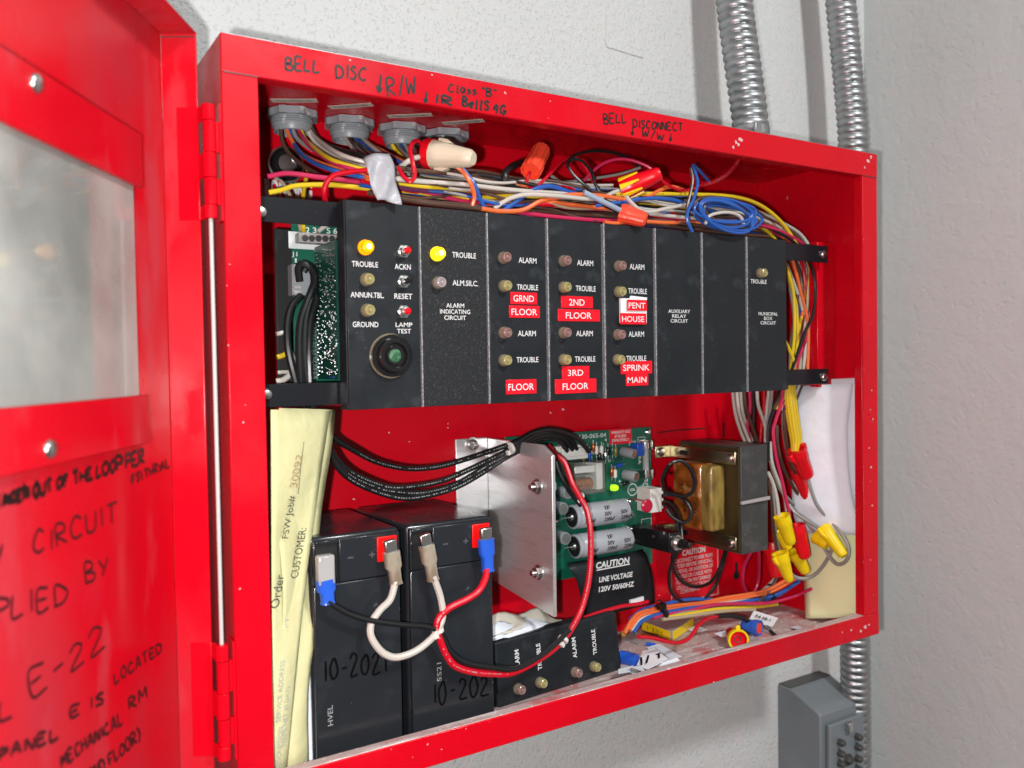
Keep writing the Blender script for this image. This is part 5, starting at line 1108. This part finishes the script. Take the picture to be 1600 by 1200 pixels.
# ================================================================== WIRES, NUTS AND TAGS AT LOWER RIGHT
gR = 'wires hanging below the rack beside the transformer'
for col, pts, y in (('white', [(1144, 600), (1148, 640), (1156, 670), (1168, 700), (1176, 730)], .105), ('white', [(1150, 600), (1154, 640), (1164, 672), (1176, 702)], .100), ('white', [(1156, 604), (1160, 642), (1170, 676), (1182, 702)], .110), ('brown', [(1162, 612), (1166, 640), (1176, 668), (1186, 700)], .095), ('pink', [(1171, 604), (1172, 640), (1168, 668), (1176, 704)], .104), ('black', [(1176, 604), (1178, 640), (1178, 670), (1182, 704)], .104),
                    ('white', [(1182, 604), (1185, 634), (1194, 660), (1199, 690), (1202, 720)], .090), ('red', [(1194, 604), (1194, 640), (1190, 664), (1188, 700)], .100), ('white', [(1202, 604), (1198, 640), (1196, 670), (1196, 720)], .094), ('grey', [(1207, 604), (1203, 644), (1199, 672), (1204, 720), (1216, 760), (1236, 784), (1252, 800), (1268, 818)], .07),
                    ('black', [(1219, 602), (1210, 636), (1202, 660), (1200, 690), (1200, 720)], .062), ('pink', [(1225, 600), (1220, 632), (1212, 656), (1208, 676), (1212, 712), (1220, 744), (1228, 780), (1234, 806)], .056), ('brown', [(1214, 664), (1215, 695), (1224, 730), (1240, 762), (1262, 792), (1284, 822)], .066),
                    ('white', [(1203, 690), (1206, 722), (1216, 752), (1226, 776), (1230, 806)], .066), ('white', [(1200, 738), (1208, 756), (1214, 780), (1217, 806)], .054), ('grey', [(1228, 632), (1224, 650), (1226, 684), (1232, 712), (1240, 732)], .066), ('brown', [(1226, 640), (1226, 670), (1230, 700), (1238, 730), (1246, 744)], .062), ('brown', [(1201, 750), (1206, 790), (1208, 826), (1214, 860)], .062), ('grey', [(1206, 760), (1210, 800), (1212, 838), (1220, 866)], .066), ('brown', [(1230, 708), (1246, 756), (1268, 800), (1290, 830)], .07)):
    wire(f'{col} wire hanging below the rack beside the transformer', gR, col, pts, y, .0017)
for dx, yy_ in ((0, .052), (4, .050), (8, .052), (12, .056), (-3, .057)):
    wire('yellow wire in the cluster going into the red wire nut', 'yellow wires going into the red wire nut', 'yellow', [(1230+dx*.8, 600), (1231+dx, 630), (1236+dx, 665), (1240+dx*.9, 690), (1240+dx*.6, 705)], yy_, .0017)
wire('grey wire swinging out in a wide loop over the pale card', 'grey loops over the card', 'grey', [(1262, 745), (1266, 762), (1277, 790), (1296, 812), (1316, 836), (1326, 858), (1322, 876), (1310, 882), (1298, 873), (1282, 846), (1268, 826), (1252, 806)], [.05, .045, .04, .04, .045, .055], .0018)
wire('grey wire curling in a smaller loop under the yellow nuts', 'grey loops over the card', 'grey', [(1230, 872), (1236, 896), (1252, 904), (1270, 900), (1286, 884), (1298, 862), (1298, 846), (1288, 832), (1268, 818), (1246, 804), (1232, 788)], [.075, .06, .045, .04, .045, .06], .0018)
gN = 'wire nuts'
nut('red wire nut holding the cluster of yellow wires', (1244, 702), (1262, 746), .0090, 'nut_red', 'wing', y=(.050, .050), ratio=.72)
nut('red wire nut hanging behind the yellow cluster nut', (1245, 736), (1261, 780), .0072, 'nut_red', y=(.062, .060), ratio=.6)
nut('yellow wire nut on the white wires next to the iron core', (1221, 806), (1236, 850), .0078, 'nut_yellow', 'plain', y=(.050, .048), ratio=.66)
nut('small yellow wire nut half hidden behind two others', (1218, 830), (1232, 858), .0066, 'nut_yellow', y=(.066, .062), ratio=.7)
nut('red wire nut on the pink wire between two yellow ones', (1244, 820), (1258, 872), .0080, 'nut_red', y=(.056, .052), ratio=.72)
nut('winged yellow wire nut lowest over the wire bundle', (1218, 864), (1234, 908), .0078, 'nut_yellow', 'wing', y=(.056, .052), ratio=.56)
nut('yellow wire nut tucked behind the winged one', (1240, 862), (1260, 894), .0070, 'nut_yellow', y=(.064, .060), ratio=.75)
nut('big red wire nut under the corner of the transformer', (1208, 848), (1214, 902), .0100, 'nut_red', 'wing', y=(.078, .072), ratio=.72)
nut('yellow wire nut pointing to the cabinet side over the card', (1286, 824), (1319, 869), .0070, 'nut_yellow', 'wing', y=(.050, .046), ratio=.66)
nut('short yellow wire nut beside the grey loop over the card', (1275, 838), (1294, 852), .0070, 'nut_yellow', y=(.058, .056), ratio=.75)
# bundle along the back of the floor
gQ = 'wires in the bundle along the cabinet floor'
for col, pts, y in (('blue', [(984, 968), (1004, 953), (1038, 944), (1065, 938), (1102, 936), (1140, 940), (1200, 936), (1232, 920), (1252, 902)], [.09, .1, .1, .09, .07]), ('orange', [(979, 980), (997, 959), (1027, 951), (1056, 946), (1095, 942), (1132, 934), (1170, 928), (1200, 921), (1236, 902)], [.085, .094, .1, .09, .07]),
                    ('orange', [(983, 984), (1001, 962), (1030, 955), (1070, 949), (1110, 942), (1160, 934), (1206, 924), (1246, 902)], [.082, .09, .096, .088, .068]), ('white', [(986, 985), (1003, 966), (1032, 958), (1070, 952), (1120, 944), (1180, 930), (1210, 905), (1222, 890)], [.082, .09, .095, .09, .08]), ('blue', [(990, 988), (1004, 970), (1028, 960), (1065, 952), (1095, 948), (1150, 942), (1210, 930), (1250, 908)], [.08, .088, .094, .088, .07]),
                    ('pink', [(1020, 966), (1040, 960), (1080, 953), (1117, 945), (1155, 943), (1200, 942), (1240, 932), (1268, 920)], [.084, .09, .086, .08, .076]), ('grey', [(1030, 964), (1065, 958), (1110, 953), (1170, 948), (1210, 940)], [.086, .09, .088]), ('yellow', [(1040, 965), (1087, 957), (1125, 951), (1185, 948), (1215, 944)], [.084, .088, .086]), ('brown', [(1180, 945), (1200, 925), (1214, 902), (1218, 880)], [.088, .08, .075]), ('tan', [(1035, 968), (1080, 962), (1130, 955), (1180, 952)], [.082, .086, .086]),
                    ('orange', [(976, 990), (990, 966), (1020, 951), (1050, 948)], [.08, .09, .098]), ('purple', [(985, 975), (1003, 959), (1030, 952), (1080, 950), (1140, 947)], [.09, .098, .1, .09]), ('yellow', [(974, 992), (983, 975), (994, 962)], [.082, .088, .094])):
    wire(f'{col} wire in the bundle along the cabinet floor', gQ, col, pts, y, .0017)
for px, py, d, lab in ((1033, 956, (.9, .1, .3), 'black cable tie on the floor bundle near the yellow lettered block'), (1203, 930, (.9, -.2, .3), 'black cable tie on the floor bundle under the winged yellow nut')):
    c = PY(px, py, .088); u_, v_, dd = basis(d); b = MB(); b.lathe(c-dd*.0016, dd, [(0, .0074), (0, .0080), (.0030, .0080), (.0030, .0074)], 18); b.obox(c+Vector((-.002, -.004, .007)), u_, v_, dd, .005, .005, .005)
    b.tube([c+Vector((0, -.003, .008)), c+Vector((-.006, -.006, .013)), c+Vector((-.012, -.008, .014))], .0009, 6)
    tag(b.build('cable_tie', M['blackgloss']), lab, 'cable tie', 'cable ties')
wire('red wire with a bared end behind the loose module top', None, 'red', [(912, 966), (930, 959), (950, 953), (972, 947), (995, 944), (1012, 940)], [.07, .078, .09], .0017)
b = MB(); p = [PY(981, 943, .086), PY(1008, 935, .092)]; b.obox((p[0]+p[1])/2, p[1]-p[0], (0, 0, 1), (0, 1, 0), .020, .005, .002)
tag(b.build('wire_marker', M['white_box']), 'small white wire marker behind the loose module top', 'wire marker')
# things lying on the floor
FZ = .0022
wire('red wire lying in an S on the dusty floor', 'wires lying on the floor', 'red', [(997, 995), (1020, 997), (1044, 1003), (1062, 1004), (1078, 996), (1092, 976), (1108, 966), (1122, 963)], [.04, .045, .05, .07], .0017)
wire('short black sleeved wire leading to the blue wire nut', 'wires lying on the floor', 'black', [(1118, 963), (1140, 962), (1160, 966), (1174, 974)], [.07, .066], .0022)
c = PZ(1154, 1000, .0095); nut('yellow and red wire nut lying open towards the viewer on the floor', c, c+Vector((.012, .022, -.001)), .0090, 'nut_red', 'wing', 'nut_yellow', y=(0, 0))
b = MB(); d = Vector((.012, .022, -.001)).normalized(); b.lathe(c-d*.0004, d, [(.0, .0078), (-.0002, .0084), (-.0002, .0096), (.004, .0096)], 30, cap=False); nob = b.build('rim', M['nut_yellow'], [o for o in COL.objects if o.get('label', '').startswith('yellow and red wire nut lying open')][0])
b = MB(); b.lathe(c+d*.006, -d, [(0, .0034), (.004, .0034), (.004, .0024), (.001, .0024)], 16); b.build('spring', M['steel'], nob.parent)
c = PZ(1187, 982, .0085); d = Vector((-.25, .9, .0)).normalized(); nut('small blue wire nut with orange inside, open towards the viewer', c, c+d*.018, .0076, 'nut_blue', 'plain', y=(0, 0), ratio=.7)
b = MB(); b.lathe(c-d*.0002, d, [(.001, .0052), (.0004, .0052)], 18); b.build('orange_bore', M['orange'], [o for o in COL.objects if o.get('label', '').startswith('small blue wire nut')][0])
wire('black wire stub leaving the blue wire nut', 'wires lying on the floor', 'black', [(1196, 978), (1206, 988), (1216, 996)], [.06, .05], .0016)
a_, c_ = PZ(1172, 966, .008), PZ(1210, 978, .006); b = MB(); u_ = (c_-a_); n_ = Vector((-u_.y, u_.x, 0)).normalized(); b.hexa([a_-n_*.004+Vector((0, 0, -.002)), c_-n_*.004, c_+n_*.007+Vector((0, 0, .006)), a_+n_*.007+Vector((0, 0, .006))], (0, -.0004, .0004))
o = tag(b.build('wire_marker', M['white_box']), 'white printed wire marker behind the small blue nut', 'wire marker'); lettering('print', 'R4 6B-1', (a_+c_)/2+n_*.0015+Vector((0, -.0006, .0035)), u_, n_*.009+Vector((0, 0, .008)), .016, .0034, M['marker'], o, lift=.0008)
# yellow lettered marker block
a_ = PZ(1003, 984, FZ); c_ = PZ(1050, 1002, FZ); e_ = PZ(1084, 978, FZ); h_ = .0088
u_ = (c_-a_); w_ = (e_-c_)
b = MB(); b.hexa([a_, c_, e_, a_+w_], (0, 0, h_)); o = tag(b.build('marker_block', M['galv_grey'], bevel=.0004), 'flat grey block with yellow edge labels reading HEE-1 upside down', 'marker block')
for s0, dv, nn in ((a_, u_, None), (c_, w_, None)):
    dn = dv.normalized(); no = Vector((dn.y, -dn.x, 0)); b = MB(); b.hexa([s0+dn*.001+no*.0003+Vector((0, 0, .0006)), s0+dv-dn*.002+no*.0003+Vector((0, 0, .0006)), s0+dv-dn*.002+no*.0003+Vector((0, 0, h_)), s0+dn*.001+no*.0003+Vector((0, 0, h_))], no*.0004)
    lb = b.build('yellow_label', M['yellow_tag'], o)
    if dv is u_: lettering('lettering', 'HEE-1', s0+dv*.46+no*.0008+Vector((0, 0, h_*.52)), -dn, (0, 0, -1), dv.length*.50, .0042, M['marker'], lb, -.01)
# folded white tag with pen marks, blue crimp and scraps at the front
def flr(px, py, z=FZ): return PZ(px, py, z)
b = MB(); p = [flr(995, 1039, .004), flr(1004, 1018, .011), flr(1022, 1013, .013), flr(1044, 1030, .012), flr(1012, 1047, .004)]; b.hexa(p, (0, -.0003, .0004)); tg = tag(b.build('wire_tag', M['white_box']), 'creased white tag with pen marks lying at the front of the floor', 'tag')
for s, q0_, q1_, h in (('17', (1000, 1040), (1018, 1034), 12), ('T', (1026, 1030), (1036, 1026), 7)):
    handwriting('pen_mark', s, q0_, q1_, h, lambda x, y: (CAM+ray(x, y)*((p[0]-CAM).dot((p[2]-p[0]).cross(p[3]-p[0]))/ray(x, y).dot((p[2]-p[0]).cross(p[3]-p[0])))*.9965), ((p[2]-p[0]).cross(p[3]-p[0])) if ((p[2]-p[0]).cross(p[3]-p[0])).dot(FW) < 0 else -((p[2]-p[0]).cross(p[3]-p[0])), .0016, tg, M['marker'], seed=60)
b = MB(); b.cyl(flr(970, 1026, .006), flr(994, 1032, .006), .0056, 18); tag(b.build('crimp_sleeve', M['blue_ins']), 'blue crimp sleeve lying next to the white tag', 'crimp sleeve')
b = MB(); b.cyl(flr(1010, 1006, .0035), flr(1024, 1008, .0035), .0016, 10); tag(b.build('crimp_sleeve', M['blue_ins']), 'tiny blue sleeve lying behind the white tag', 'crimp sleeve')
SCR = (((1010, 1012), (1030, 1006), (1066, 1026), (1040, 1034)), ((1034, 1036), (1058, 1028), (1068, 1038), (1024, 1050)), ((985, 1043), (1000, 1040), (1012, 1052), (1002, 1060), (982, 1050)), ((1070, 982), (1090, 978), (1106, 984), (1086, 989)), ((1116, 990), (1150, 982), (1160, 987), (1128, 996)), ((966, 1046), (990, 1040), (985, 1050), (966, 1053)), ((1234, 980), (1256, 987), (1268, 985), (1246, 978)))
for k, q in enumerate(SCR):
    b = MB(); b.hexa([flr(x, y, .0024+.0035*((i+k) % 3)) for i, (x, y) in enumerate(q)], (0, 0, .0003))
    tag(b.build('paper_scrap', M['paper']), ('white paper scrap lying just behind the white tag', 'white paper scrap in front of the white tag by the flange', 'twisted white paper bit beside the loose module corner', 'white paper scrap next to the yellow lettered block', 'thin white paper scrap behind the open red wire nut', 'sliver of white paper under the loose module edge', 'sliver of white paper in front of the pale card')[k], 'paper scrap', 'paper scraps on the floor')
b = MB(); b.box(flr(980, 1000).x, flr(1015, 1000).x, flr(1000, 1006).y, flr(1000, 985).y, .0022, .0026); tag(b.build('printed_card', M['galv_grey']), 'grey printed card lying between the loose module and the lettered block', 'card')
# grains of plaster dust and clipped strands
b = MB(); rg = random.Random(3)
for i in range(170):
    x = rg.uniform(.21, .585); y = rg.uniform(.012, .05) if x < .33 else rg.uniform(.012, .10); s = rg.uniform(.0002, .0007)
    b.ball((x, y, .0016+s*.5), s, n=6, sc=(rg.uniform(.8, 2), 1, .7))
g_ = b.build('plaster_grit', M['white_ink']); g_['kind'] = 'stuff'; g_['label'] = 'white plaster grit scattered on the cabinet floor'; g_['category'] = 'grit'
